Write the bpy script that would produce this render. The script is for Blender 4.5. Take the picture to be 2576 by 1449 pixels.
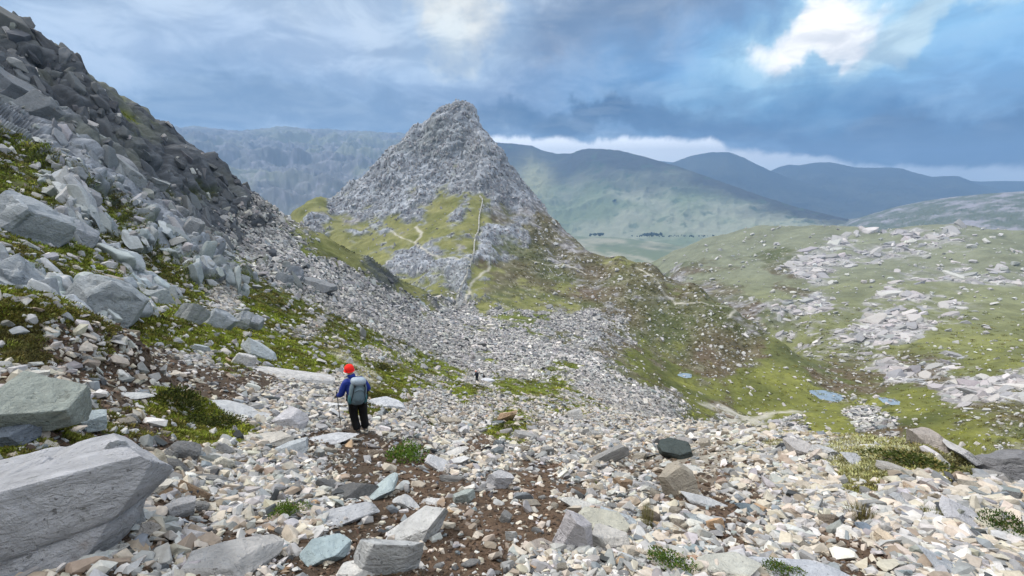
import bpy, bmesh, math, random, time
import numpy as np
from mathutils import Vector, Matrix, Euler
T0 = time.time()
random.seed(7); RNG = np.random.default_rng(7)
SC = bpy.context.scene
for o in list(bpy.data.objects): bpy.data.objects.remove(o)

# ------------------------------------------------------------------ camera
PITCH_DEG = 14.0
cam = bpy.data.cameras.new('camera'); camo = bpy.data.objects.new('camera', cam); SC.collection.objects.link(camo)
cam.sensor_fit = 'HORIZONTAL'; cam.sensor_width = 36.0; cam.lens = 36.0 * 1081.0 / 2576.0
cam.clip_start = 0.1; cam.clip_end = 60000
camo.location = (0, 0, 0); camo.rotation_euler = (math.radians(90 - PITCH_DEG), 0, 0)
SC.camera = camo
SC.view_settings.view_transform = 'Standard'; SC.view_settings.look = 'None'
SC.view_settings.exposure = 1.15; SC.view_settings.gamma = 1.0; SC.view_settings.use_curve_mapping = False
SC.cycles.use_denoising = True
SC.cycles.max_bounces = 5; SC.cycles.diffuse_bounces = 3; SC.cycles.glossy_bounces = 2
SC.cycles.volume_bounces = 1; SC.cycles.transparent_max_bounces = 6
# ------------------------------------------------------------------ sun and sky
SUN_AZ, SUN_EL = math.radians(-68), math.radians(40)       # clockwise from straight ahead
sl = bpy.data.lights.new('sun', 'SUN'); slo = bpy.data.objects.new('sun', sl); SC.collection.objects.link(slo)
sl.energy = 1.5; sl.angle = math.radians(10); sl.color = (1.0, 0.95, 0.88)
sd = Vector((math.sin(SUN_AZ)*math.cos(SUN_EL), math.cos(SUN_AZ)*math.cos(SUN_EL), math.sin(SUN_EL)))
slo.rotation_euler = sd.to_track_quat('Z', 'Y').to_euler(); slo.location = (20, -10, 60)

class NG:
    """tiny helper to write shader maths as expressions"""
    def __init__(s, tree): s.t = tree; s.n = tree.nodes; s.l = tree.links
    def add(s, kind, **kw):
        n = s.n.new(kind)
        for k, v in kw.items(): setattr(n, k, v)
        return n
    def put(s, sock, v):
        if hasattr(v, 'is_output') or isinstance(v, bpy.types.NodeSocket): s.l.new(v, sock)
        elif v is not None: sock.default_value = v
    def m(s, op, a, b=None, c=None, clamp=False):
        n = s.add('ShaderNodeMath', operation=op, use_clamp=clamp)
        s.put(n.inputs[0], a); s.put(n.inputs[1], b); s.put(n.inputs[2], c); return n.outputs[0]
    def vm(s, op, a, b=None, out=0, scale=None):
        n = s.add('ShaderNodeVectorMath', operation=op); s.put(n.inputs[0], a); s.put(n.inputs[1], b)
        if scale is not None: s.put(n.inputs['Scale'], scale)
        return n.outputs[out]
    def mix(s, f, a, b, mode='MIX'):
        n = s.add('ShaderNodeMix', data_type='RGBA', blend_type=mode)
        s.put(n.inputs[0], f); s.put(n.inputs[6], a); s.put(n.inputs[7], b); return n.outputs[2]
    def ramp(s, f, lo, hi, a=0.0, b=1.0):
        n = s.add('ShaderNodeMapRange', interpolation_type='SMOOTHSTEP')
        s.put(n.inputs[0], f); n.inputs[1].default_value = lo; n.inputs[2].default_value = hi
        n.inputs[3].default_value = a; n.inputs[4].default_value = b; return n.outputs[0]
    def noise(s, vec, scale, detail=4, rough=.55, dist=0, col=False):
        n = s.add('ShaderNodeTexNoise'); s.put(n.inputs['Vector'], vec); s.put(n.inputs['Scale'], scale)
        n.inputs['Detail'].default_value = detail; n.inputs['Roughness'].default_value = rough; n.inputs['Distortion'].default_value = dist
        return n.outputs['Color' if col else 'Fac']

def C3(r, g, b):
    """sRGB bytes -> linear colour"""
    f = lambda c: (c/255/12.92) if c/255 <= .04045 else ((c/255+.055)/1.055)**2.4
    return (f(r), f(g), f(b), 1)
# ---- camera numbers (eye at the origin; the ground under the feet is 1.6 m below) ----
FPX, CX, CY, PITCH = 1081.0, 1288.0, 724.5, math.radians(14.0)
CP, SP = math.cos(PITCH), math.sin(PITCH)
def aim(u, v):
    """azimuth and tangent of elevation of the sight line that surveys a point"""
    x = (np.asarray(u, float) - CX) / FPX; y = (CY - np.asarray(v, float)) / FPX
    Y = CP + y * SP; Z = -SP + y * CP
    h = np.hypot(x, Y)
    return np.arctan2(x, Y), Z / h
def view(P):
    """frame coordinates of world points (survey check and point placement)"""
    x = P[..., 0]; f = P[..., 1] * CP - P[..., 2] * SP; up = P[..., 1] * SP + P[..., 2] * CP
    f = np.where(f > 1e-3, f, 1e-3)
    return CX + FPX * x / f, CY - FPX * up / f
R2D = math.degrees
# ---- survey points: (u, v, ground distance in metres) ----
SV = []
def sv(*a): SV.extend(a)
# crest of the left hillside
crestL = [(0,75,130),(60,105,133),(130,150,136),(190,195,140),(270,250,145),(340,290,150),(400,330,155),(450,370,158),(490,400,160),
  (530,430,163),(560,468,166),(600,503,170),(640,533,175),(700,558,185),(760,592,195),(830,628,205),(900,660,215),(960,688,225),(1040,722,240),(1100,748,252)]
sv(*crestL)
# left hillside
sv((0,300,75),(0,500,40),(0,700,20),(0,900,9.5),(0,1060,6),(200,800,17),(200,650,30),(200,500,52),(200,340,92),(350,450,90),(400,600,58),(330,900,15),
   (450,750,32),(450,560,85),(600,870,22),(600,720,52),(600,620,95),(750,660,110),(750,760,60),(760,850,34),(900,900,29),(900,820,56),(900,730,120),
   (1050,930,50),(1050,860,80),(1050,790,150),(1150,900,78),(1150,840,125),(1150,795,200),(1148,775,266))
# main scree slope and the shoulder below the col
sv((1200,950,62),(1350,905,98),(1350,845,160),(1350,790,250),(1350,700,335),(1500,1010,52),(1500,940,100),(1500,860,190),(1500,770,290),(1500,690,375),
   (1700,1085,32),(1700,1020,95),(1700,950,205),(1700,850,270),(1700,760,320),(1580,655,400),(1850,1110,28),(1870,1045,185),(1900,950,235),(1880,870,285))
# right lip of the scree and the cwm below it
sv((2000,1128,19),(2200,1138,14.5),(2400,1120,12),(2560,1095,10.5))
sv((2000,1098,150),(2200,1098,150),(2400,1080,150),(2560,1060,150),(2100,1000,240),(2100,850,380),(2100,750,520),(2100,650,800),(2250,1015,225),(2300,850,380),(2300,700,650),
   (2540,900,310),(2540,720,600),(1900,620,950),(1900,700,640),(1930,790,440),(1740,655,900),(1700,668,800))
# knoll crest
knoll = [(1640,662,1150),(1700,632,1180),(1800,598,1200),(1900,572,1200),(1960,559,1200),(2050,570,1200),(2150,577,1200),(2300,572,1200),(2450,576,1200),(2576,583,1200)]
sv(*knoll)
# the peak: skyline, then its face
sky = [(722,548,560),(760,515,580),(800,498,600),(850,480,620),(880,457,625),(940,420,628),(985,370,630),(1040,310,628),(1090,275,625),(1115,262,622),(1150,257,620),(1180,264,615),
  (1197,285,605),(1215,320,595),(1250,370,580),(1290,430,560),(1330,480,540),(1360,520,520),(1400,560,495),(1450,602,460),(1500,636,425),(1560,640,405),(1640,662,385),(1750,710,355),(1850,772,330),(1910,815,315),(1960,860,300)]
sv(*sky)
sv((1150,380,560),(1100,450,540),(1210,490,475),(1290,520,480),(1050,380,590),(950,470,570),(1000,540,490),(900,560,500),(850,530,560),(1180,640,350),(1050,620,400),(930,620,430),(1000,690,330),(1280,640,375),(1400,650,400),(1180,300,590),
   (1100,700,305),(850,600,450),(780,570,500))
def build_controls():
    A, L, T = [], [], []
    def add(a, r, t): A.append(a); L.append(math.log(r)); T.append(t)
    for u, v, r in SV:
        a, t = aim(u, v); add(float(a), r, float(t))
    # scree plane under the camera: 26 degrees down to the front
    for az in (-180,-150,-120,-90,-60,-40,-20,0,20,40,60,90,120,150,180):
        for r in (0.4, 1.0, 2.2, 4.5, 8.2):
            x, y = r*math.sin(math.radians(az)), r*math.cos(math.radians(az))
            if (abs(az) > 60 or az == 40) and r > 5: continue
            z = -1.6 - 0.5*y - 0.05*x
            if az < -30 and r > 4: z += 0.12*(r-4)
            add(math.radians(az), r, z/r)
    for az in (-8, 5, 18):
        for r in (14,):
            x, y = r*math.sin(math.radians(az)), r*math.cos(math.radians(az))
            add(math.radians(az), r, (-1.6-0.5*y-0.05*x)/r)
    # unseen ground behind the camera and to its sides: the mountain goes on
    for az, s in ((-180,.42),(-150,.40),(-120,.42),(-90,.42),(90,.02),(120,.22),(150,.36),(180,.42)):
        for r in (12, 40, 130, 400, 1600): add(math.radians(az), r, s*(0.7 if r > 200 else 1) - (0.25 if az in (90,) and r>12 else 0))
    # ground falling away behind each crest
    for u, v, r in crestL[::2]:
        a, t = aim(u, v)
        add(float(a), r*1.10, float(t)-.06)
        if u < 690: add(float(a), r*1.45, min(float(t)-.40, -.38)); add(float(a), r*2.2, -.60); add(float(a), r*4, -.42); add(float(a), 1700, -.26)
        elif u < 900: add(float(a), r*1.35, float(t)-.20)
    for u, v, r in sky:
        if 740 <= u <= 1420:
            a, t = aim(u, v)
            k = min(1, (620-v)/250.)
            add(float(a), r*1.05, float(t)-.05*k); add(float(a), r*1.25, min(float(t)-.22*k,-.12)-.02); add(float(a), r*1.8, -.27); add(float(a), 1700, -.27)
    for u, v, r in sky:
        if u > 1440:
            a, t = aim(u, v); add(float(a), r*1.15, float(t)-.07)
    for u in (1500, 1600): 
        a, t = aim(u, 620); add(float(a), 800, -.30); add(float(a), 1600, -.26)
    for u, v, r in knoll[::2]:
        a, t = aim(u, v); add(float(a), r*1.12, float(t)-.03); add(float(a), r*1.5, float(t)-.13)
    for u in (2050, 2200, 2350, 2500):     # steep unseen ground under the right lip
        a, t = aim(u, 1125); add(float(a), 26, -.86); add(float(a), 55, -.86)
    return np.array(A), np.array(L), np.array(T)
SA, SL = 2.6, 1.0
class Surface:
    def __init__(s):
        A, L, T = build_controls()
        s.X = np.stack([A*SA, L*SL], 1)
        n = len(A)
        # near-duplicate points would make the system stiff: smooth a little
        D = np.linalg.norm(s.X[:,None]-s.X[None], axis=2)
        K = s.phi(D) + np.eye(n)*0.0006
        Pm = np.hstack([np.ones((n,1)), s.X])
        M = np.zeros((n+3, n+3)); M[:n,:n] = K; M[:n,n:] = Pm; M[n:,:n] = Pm.T
        s.w = np.linalg.solve(M, np.concatenate([T, np.zeros(3)])); s.n = n
        s.T = T
    def phi(s, d): return np.sqrt(d*d + 0.02**2) * -1.0
    def __call__(s, az, lnr):
        sh = np.shape(az); q = np.stack([np.ravel(az)*SA, np.ravel(lnr)*SL], 1); out = np.empty(len(q))
        for i in range(0, len(q), 20000):
            c = q[i:i+20000]
            d2 = ((c**2).sum(1)[:,None] + (s.X**2).sum(1)[None] - 2*c@s.X.T); np.maximum(d2, 0, d2)
            out[i:i+20000] = s.phi(np.sqrt(d2)) @ s.w[:s.n] + s.w[s.n] + c @ s.w[s.n+1:]
        return out.reshape(sh)
def build_world():
    w = bpy.data.worlds.new("World"); SC.world = w; w.use_nodes = True
    t = w.node_tree; t.nodes.clear(); g = NG(t)
    d = g.vm('NORMALIZE', g.add('ShaderNodeTexCoord').outputs['Generated'])
    sep = g.add('ShaderNodeSeparateXYZ'); g.l.new(d, sep.inputs[0]); X, Y, Z = sep.outputs
    # the cloud ceiling: directions carried onto a flat layer overhead, so that clouds foreshorten towards the horizon
    k = g.m('DIVIDE', 1.0, g.m('ADD', g.m('MAXIMUM', Z, 0.0), 0.22))
    cl = g.vm('SCALE', d, scale=k)
    big = g.noise(cl, 1.1, 6, .55, .6); mid = g.noise(cl, 2.9, 7, .58, .5); fine = g.noise(cl, 7.0, 6, .6, .4)
    wv = g.noise(d, 3.6, 5, .6, .3, col=True); wv = g.vm('SUBTRACT', wv, (.5, .5, .5))
    wv2 = g.vm('SUBTRACT', g.noise(d, 11.0, 5, .62, .3, col=True), (.5, .5, .5))
    dw = g.vm('ADD', g.vm('ADD', d, g.vm('SCALE', wv, scale=.20)), g.vm('SCALE', wv2, scale=.12))
    def dirv(u, v):
        x, y = (u - CX)/FPX, (CY - v)/FPX
        return Vector((x, CP + y*SP, -SP + y*CP)).normalized()
    def blob(u, v, ru, rv, ang=0, hard=0.0, src=None):
        c = dirv(u, v); right = Vector((c.y, -c.x, 0)).normalized(); up = right.cross(c)
        a = math.radians(ang); ex = right*math.cos(a) + up*math.sin(a); ey = -right*math.sin(a) + up*math.cos(a)
        s_ = src or dw; q = g.vm('SUBTRACT', s_, tuple(c))
        px = g.m('MULTIPLY', g.vm('DOT_PRODUCT', q, tuple(ex), out=1), FPX/ru)
        py = g.m('MULTIPLY', g.vm('DOT_PRODUCT', q, tuple(ey), out=1), FPX/rv)
        d2 = g.m('ADD', g.m('MULTIPLY', px, px), g.m('MULTIPLY', py, py))
        d2 = g.m('ADD', d2, g.m('MULTIPLY', g.m('SUBTRACT', 1.0, g.vm('DOT_PRODUCT', s_, tuple(c), out=1)), 0.0))
        return g.ramp(d2, 1.0, hard, 0, 1)
    sk = g.add('ShaderNodeTexSky', sky_type='NISHITA', sun_disc=False, sun_elevation=SUN_EL, sun_rotation=SUN_AZ)
    sky = g.mix(1.0, sk.outputs[0], (SKYK, SKYK, SKYK, 1), 'MULTIPLY')
    # general ceiling of cloud, brighter overhead as under any overcast
    hi = g.ramp(Z, .15, .95)
    base = g.mix(g.ramp(mid, .38, .64), C3(138,168,205), C3(186,208,236))
    base = g.mix(hi, base, (2.3, 2.33, 2.38, 1))
    base = g.mix(g.ramp(big, .44, .62), base, g.mix(hi, C3(150,176,210), (1.6, 1.7, 1.85, 1)))
    cur = g.mix(.88, sky, base)
    def lay(f, col, amt=1.0):
        nonlocal cur
        cur = g.mix(g.m('MULTIPLY', f, amt), cur, col)
    # left: pale even mist; grey-mauve bank in the middle; deep blue masses to the right
    lay(blob(330, 130, 760, 520, 0), C3(184,206,234), .95)
    lay(blob(560, 60, 420, 120, 0), C3(196,212,234), .6)
    lay(blob(120, 60, 260, 90, 0), C3(186,208,238), .6)
    lay(blob(900, 60, 300, 120, 0), C3(200,216,236), .5)
    lay(blob(690, 150, 260, 100, 5), C3(178,200,232), .6)
    lay(blob(760, 250, 420, 70, 0), C3(146,174,210), .55)
    lay(blob(1010, 210, 120, 60, 0), C3(190,214,244), .5)
    lay(blob(380, 280, 300, 60, 0), C3(150,180,214), .5)
    lay(blob(1560, 110, 560, 190, 18), C3(136,148,172), 1.0)
    lay(blob(1500, 10, 520, 70, 6), C3(118,138,168), .85)
    lay(blob(1250, 235, 300, 90, 0), C3(150,176,214), .6)
    lay(blob(2200, 190, 720, 200, -3), C3(104,162,220), .95)
    lay(blob(2480, 120, 260, 220, 0), C3(134,188,240), .9)
    lay(blob(1950, 235, 330, 60, 14), C3(112,172,226), .9)
    lay(blob(1700, 265, 480, 80, 8), C3(104,144,188), .75)
    lay(blob(2250, 320, 480, 85, -10), C3(66,102,146), .95)
    lay(blob(1480, 310, 430, 46, -1), C3(58,86,122), 1.0)
    lay(blob(1950, 338, 460, 52, -8), C3(46,84,128), 1.0)
    lay(blob(2450, 368, 340, 66, -7), C3(44,76,116), 1.0)
    lay(blob(2230, 290, 150, 40, -6), C3(74,126,178), .7)
    lay(blob(1690, 225, 160, 34, 12), C3(140,176,216), .6)
    lay(blob(2330, 235, 150, 50, -10), C3(140,186,232), .6)
    lay(blob(2060, 300, 120, 60, 0), C3(88,154,208), .55)
    lay(blob(640, 292, 620, 62, 0), C3(130,154,184), .85)
    # bright breaks
    lay(blob(1160, 60, 190, 170, 0), C3(188,212,240), .8)
    lay(blob(1150, 40, 130, 90, 0, .1), C3(240,242,236), .85)
    lay(blob(1140, 120, 75, 75, 0, .1), C3(228,238,242), .7)
    lay(blob(2110, 100, 330, 140, 15), C3(154,206,246), .9)
    lay(blob(2080, 95, 200, 92, 15), C3(200,234,252), .75)
    lay(blob(2320, 55, 150, 45, 38), C3(210,236,248), .9)
    lay(blob(2075, 88, 118, 60, 18, .2), (1.25, 1.25, 1.25, 1), 1.0)
    lay(blob(2105, 120, 60, 50, -20, .25), (1.2, 1.2, 1.2, 1), .9)
    lay(g.ramp(fine, .30, .75), C3(205,222,242), .12)
    lay(g.ramp(mid, .60, .38), C3(86,118,160), .38)
    lay(g.ramp(mid, .48, .72), C3(200,218,240), .18)
    cur = g.vm('MAXIMUM', g.vm('SUBTRACT', g.vm('MULTIPLY', cur, (1.20, 1.15, 1.08)), (.045, .045, .048)), (.01, .02, .03))
    # clear strip along the horizon under the cloud base, from the peak to the right
    az = g.m('ARCTAN2', X, Y); el = g.m('ARCSINE', Z)
    sepw = g.add('ShaderNodeSeparateXYZ'); g.l.new(g.noise(d, 9.0, 6, .65, .5, col=True), sepw.inputs[0])
    wob = g.m('MULTIPLY', g.m('SUBTRACT', sepw.outputs[0], .5), .055)
    wob = g.m('ADD', wob, g.m('MULTIPLY', g.m('SUBTRACT', g.noise(d, 30, 4, .6), .5), .012))
    # base height falls to the right: points (azimuth, elevation)
    cu = g.add('ShaderNodeFloatCurve')
    pts = [(1000,343),(1240,345),(1500,348),(1770,352),(1860,380),(1990,384),(2200,408),(2400,420),(2576,430)]
    xy = []
    for u, v in pts:
        dv = dirv(u, v); xy.append((math.atan2(dv.x, dv.y), math.asin(dv.z)))
    c = cu.mapping.curves[0]
    lo, hi2 = -1.2, 1.2
    nrm = [((a-lo)/(hi2-lo), e*5) for a, e in xy]
    c.points[0].location = (0, max(0, nrm[0][1]-.25)); c.points[1].location = (1, max(0, nrm[-1][1]-.1))
    for p in nrm: c.points.new(p[0], p[1])
    for p in c.points: p.handle_type = 'AUTO_CLAMPED'
    cu.mapping.update()
    g.put(cu.inputs['Value'], g.m('DIVIDE', g.m('SUBTRACT', az, lo), hi2-lo))
    top = g.m('DIVIDE', cu.outputs[0], 5.0)
    strip = g.ramp(g.m('SUBTRACT', g.m('ADD', el, wob), top), .006, -.010)
    strip = g.m('MULTIPLY', strip, g.ramp(az, -.22, -.06))
    cur = g.mix(strip, cur, g.mix(g.ramp(el, .0, .06), (STRIP*.80, STRIP*.88, STRIP*.97, 1), (STRIP, STRIP*1.0, STRIP*1.0, 1)))
    # below the horizon nothing is seen but the ground; keep it a plain dull tone
    cur = g.mix(g.ramp(Z, -.02, -.12), cur, (.16, .18, .19, 1))
    bg = g.add('ShaderNodeBackground'); g.l.new(cur, bg.inputs[0]); bg.inputs[1].default_value = .54
    out = g.add('ShaderNodeOutputWorld'); g.l.new(bg.outputs[0], out.inputs[0])
    w.cycles.sampling_method = 'MANUAL'; w.cycles.sample_map_resolution = 512
SKYK = 0.08; STRIP = 1.9
build_world()
# ------------------------------------------------------------------ numpy noise
_LAT = RNG.random((64, 64, 64)).astype(np.float32)
def vnoise(P, seed=0):
    """smooth value noise, -1..1, P (...,3)"""
    P = np.asarray(P, np.float32) + np.float32(seed*17.31)
    f = np.floor(P); t = P - f; i = f.astype(np.int32) & 63; j = (i + 1) & 63
    t = t*t*t*(t*(t*6-15)+10)
    x0, y0, z0 = i[..., 0], i[..., 1], i[..., 2]; x1, y1, z1 = j[..., 0], j[..., 1], j[..., 2]
    L = _LAT.reshape(-1)
    def at(x, y, z): return L[(x << 12) | (y << 6) | z]
    tx, ty, tz = t[..., 0], t[..., 1], t[..., 2]
    a = at(x0,y0,z0); a = a + (at(x1,y0,z0)-a)*tx
    b = at(x0,y1,z0); b = b + (at(x1,y1,z0)-b)*tx
    c = at(x0,y0,z1); c = c + (at(x1,y0,z1)-c)*tx
    d = at(x0,y1,z1); d = d + (at(x1,y1,z1)-d)*tx
    a = a + (b-a)*ty; c = c + (d-c)*ty
    return ((a + (c-a)*tz)*2 - 1)
_RM = np.array(Matrix.Rotation(.7, 3, 'X') @ Matrix.Rotation(1.1, 3, 'Z') @ Matrix.Rotation(.4, 3, 'Y'), np.float32)
def fbm(P, scale, octs=4, gain=.5, seed=0, ridge=False):
    Q = np.asarray(P, np.float32)*np.float32(scale); s = 0; a = 1; tot = 0
    for k in range(octs):
        n = vnoise(Q, seed+k)
        if ridge: n = 1 - 2*np.abs(n)
        s = s + a*n; tot += a; a *= gain; Q = (Q @ _RM)*np.float32(2.03)
    return s/tot
def lodnoise(P, r, rel=.05, width=.8, seed=0, lam=(.12,.3,.75,1.9,4.7,12,30,75)):
    """noise whose octaves are the ones that still read at distance r"""
    s = 0; tot = 1e-6
    for k, l in enumerate(lam):
        w = np.exp(-((np.log(l/(rel*r)))/width)**2).astype(np.float32)
        m = w > .03
        if not m.any(): continue
        n = np.zeros(P.shape[:-1], np.float32); n[m] = vnoise((P[m] @ _RM)/l, seed+k*3)
        s = s + n*w; tot = tot + w*w
    return s/np.sqrt(tot)
def cells(P, size, seed, stretch=(1,1,1), rot=None):
    """3-D cell pattern: (F1, F2-F1, cell id hash 0..1, offset to the cell centre)"""
    Q = np.asarray(P, np.float32)
    if rot is not None: Q = Q @ np.array(rot, np.float32)
    Q = Q*(np.array(stretch, np.float32)/np.float32(size)); f = np.floor(Q).astype(np.int32)
    n = len(Q); F1 = np.full(n, 9., np.float32); F2 = np.full(n, 9., np.float32); idh = np.zeros(n, np.float32); off = np.zeros((n, 3), np.float32)
    L = _LAT.reshape(-1)
    for dx in (-1,0,1):
        for dy in (-1,0,1):
            for dz in (-1,0,1):
                c = f + np.array((dx,dy,dz), np.int32); cc = (c + seed*7) & 63
                key = (cc[:,0] << 12) | (cc[:,1] << 6) | cc[:,2]
                j = np.stack([L[key], L[(key+51731) & 262143], L[(key+120011) & 262143]], 1)
                v = Q - (c + j*.9 + .05); d = (v*v).sum(1)
                nearer = d < F1
                F2 = np.where(nearer, F1, np.minimum(F2, d)); F1 = np.where(nearer, d, F1)
                idh = np.where(nearer, L[(key+77773) & 262143], idh); off[nearer] = v[nearer]
    return np.sqrt(F1), np.sqrt(F2)-np.sqrt(F1), idh, off
def blur(A, n=1):
    for _ in range(n):
        B = np.pad(A, 1, mode='edge'); A = (B[1:-1,1:-1]*2+B[:-2,1:-1]+B[2:,1:-1]+B[1:-1,:-2]+B[1:-1,2:])/6
    return A
def bil(A, yi, xi):
    y0 = np.clip(np.floor(yi).astype(int), 0, A.shape[0]-2); x0 = np.clip(np.floor(xi).astype(int), 0, A.shape[1]-2)
    fy = (yi-y0); fx = (xi-x0)
    if A.ndim == 3: fy = fy[..., None]; fx = fx[..., None]
    return (A[y0,x0]*(1-fy)*(1-fx)+A[y0+1,x0]*fy*(1-fx)+A[y0,x0+1]*(1-fy)*fx+A[y0+1,x0+1]*fy*fx)
# ------------------------------------------------------------------ the ground as one measured surface
NC, NR = 980, 980
COARSE_AZ = np.radians(np.concatenate([np.linspace(-180,-62,24)[:-1], np.linspace(-62,62,330), np.linspace(62,180,24)[1:]]))
COARSE_LN = np.linspace(math.log(.5), math.log(1750), 900)
AZg, LNg = np.meshgrid(COARSE_AZ, COARSE_LN)
TG = blur(Surface()(AZg, LNg), 4)                      # rows: distance, columns: azimuth
COL_AZ = np.radians(np.concatenate([np.linspace(-180,-59,40)[:-1], np.linspace(-59,59,NC-78), np.linspace(59,180,40)[1:]]))
def col_index(az): return np.interp(az, COARSE_AZ, np.arange(len(COARSE_AZ)))
def row_index(ln): return (ln-COARSE_LN[0])/(COARSE_LN[1]-COARSE_LN[0])
def ground_t(az, ln): return bil(TG, row_index(ln), col_index(az))
def hit(u, v):
    """where the sight line through (u, v) first meets the ground: azimuth, ln distance"""
    az, t = aim(u, v); az = float(az); t = float(t)
    ln = np.linspace(COARSE_LN[0], COARSE_LN[-1], 4000); T = ground_t(np.full(4000, az), ln)
    k = np.argmax(T >= t)
    if T[k] < t: k = int(np.argmax(T))
    return az, float(ln[k])
# pools lie in level hollows
POOLS = [(1722, 945, 17, 8.5, 0), (2082, 996, 26, 5, 1), (2245, 1013, 18, 8, 2), (1958, 704, 0, 0, 0)][:3]
POOLP = []
for u, v, ru, rv, kd in POOLS:
    az, ln = hit(u, v); r = math.exp(ln); t = float(ground_t(np.array([az]), np.array([ln]))[0])
    POOLP.append((r*math.sin(az), r*math.cos(az), r*t, ru/FPX*r*1.18, kd))
# rows of the mesh: close together where the surface is seen face on
def mesh_rows():
    T = bil(TG, *np.meshgrid(row_index(COARSE_LN), col_index(COL_AZ), indexing='ij'))
    run = np.maximum.accumulate(T, axis=0)
    vis = (T >= run - 1e-3).astype(float)
    vis = np.maximum(vis, 0); dT = np.abs(np.diff(np.arctan(T), axis=0, append=np.arctan(T[-1:])))*np.where(T < -1.35, .06, 1)
    dl = COARSE_LN[1]-COARSE_LN[0]
    kf = (.035+.10*np.clip((COARSE_LN-math.log(320))/.4, 0, 1)*np.clip((math.log(1350)-COARSE_LN)/.1, 0, 1))[:, None]
    w = np.sqrt((dT*np.interp(COARSE_LN, [math.log(6), math.log(25)], [.75, 1.7])[:, None])**2 + (kf*dl)**2)*(.05+.95*blur(vis, 3)) + .006*dl
    w = blur(w, 6)
    cum = np.cumsum(w, axis=0); cum = (cum-cum[:1])/(cum[-1:]-cum[:1])
    LNm = np.empty((NR, NC)); q = np.linspace(0, 1, NR)
    for c in range(NC): LNm[:, c] = np.interp(q, cum[:, c], COARSE_LN)
    return LNm
LNM = mesh_rows(); AZM = np.broadcast_to(COL_AZ, LNM.shape)
TM = ground_t(AZM, LNM); RM_ = np.exp(LNM)
P0 = np.stack([RM_*np.sin(AZM), RM_*np.cos(AZM), RM_*TM], -1).astype(np.float32)
R1 = RM_.reshape(-1).astype(np.float32)
print('grid', time.time()-T0)
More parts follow.
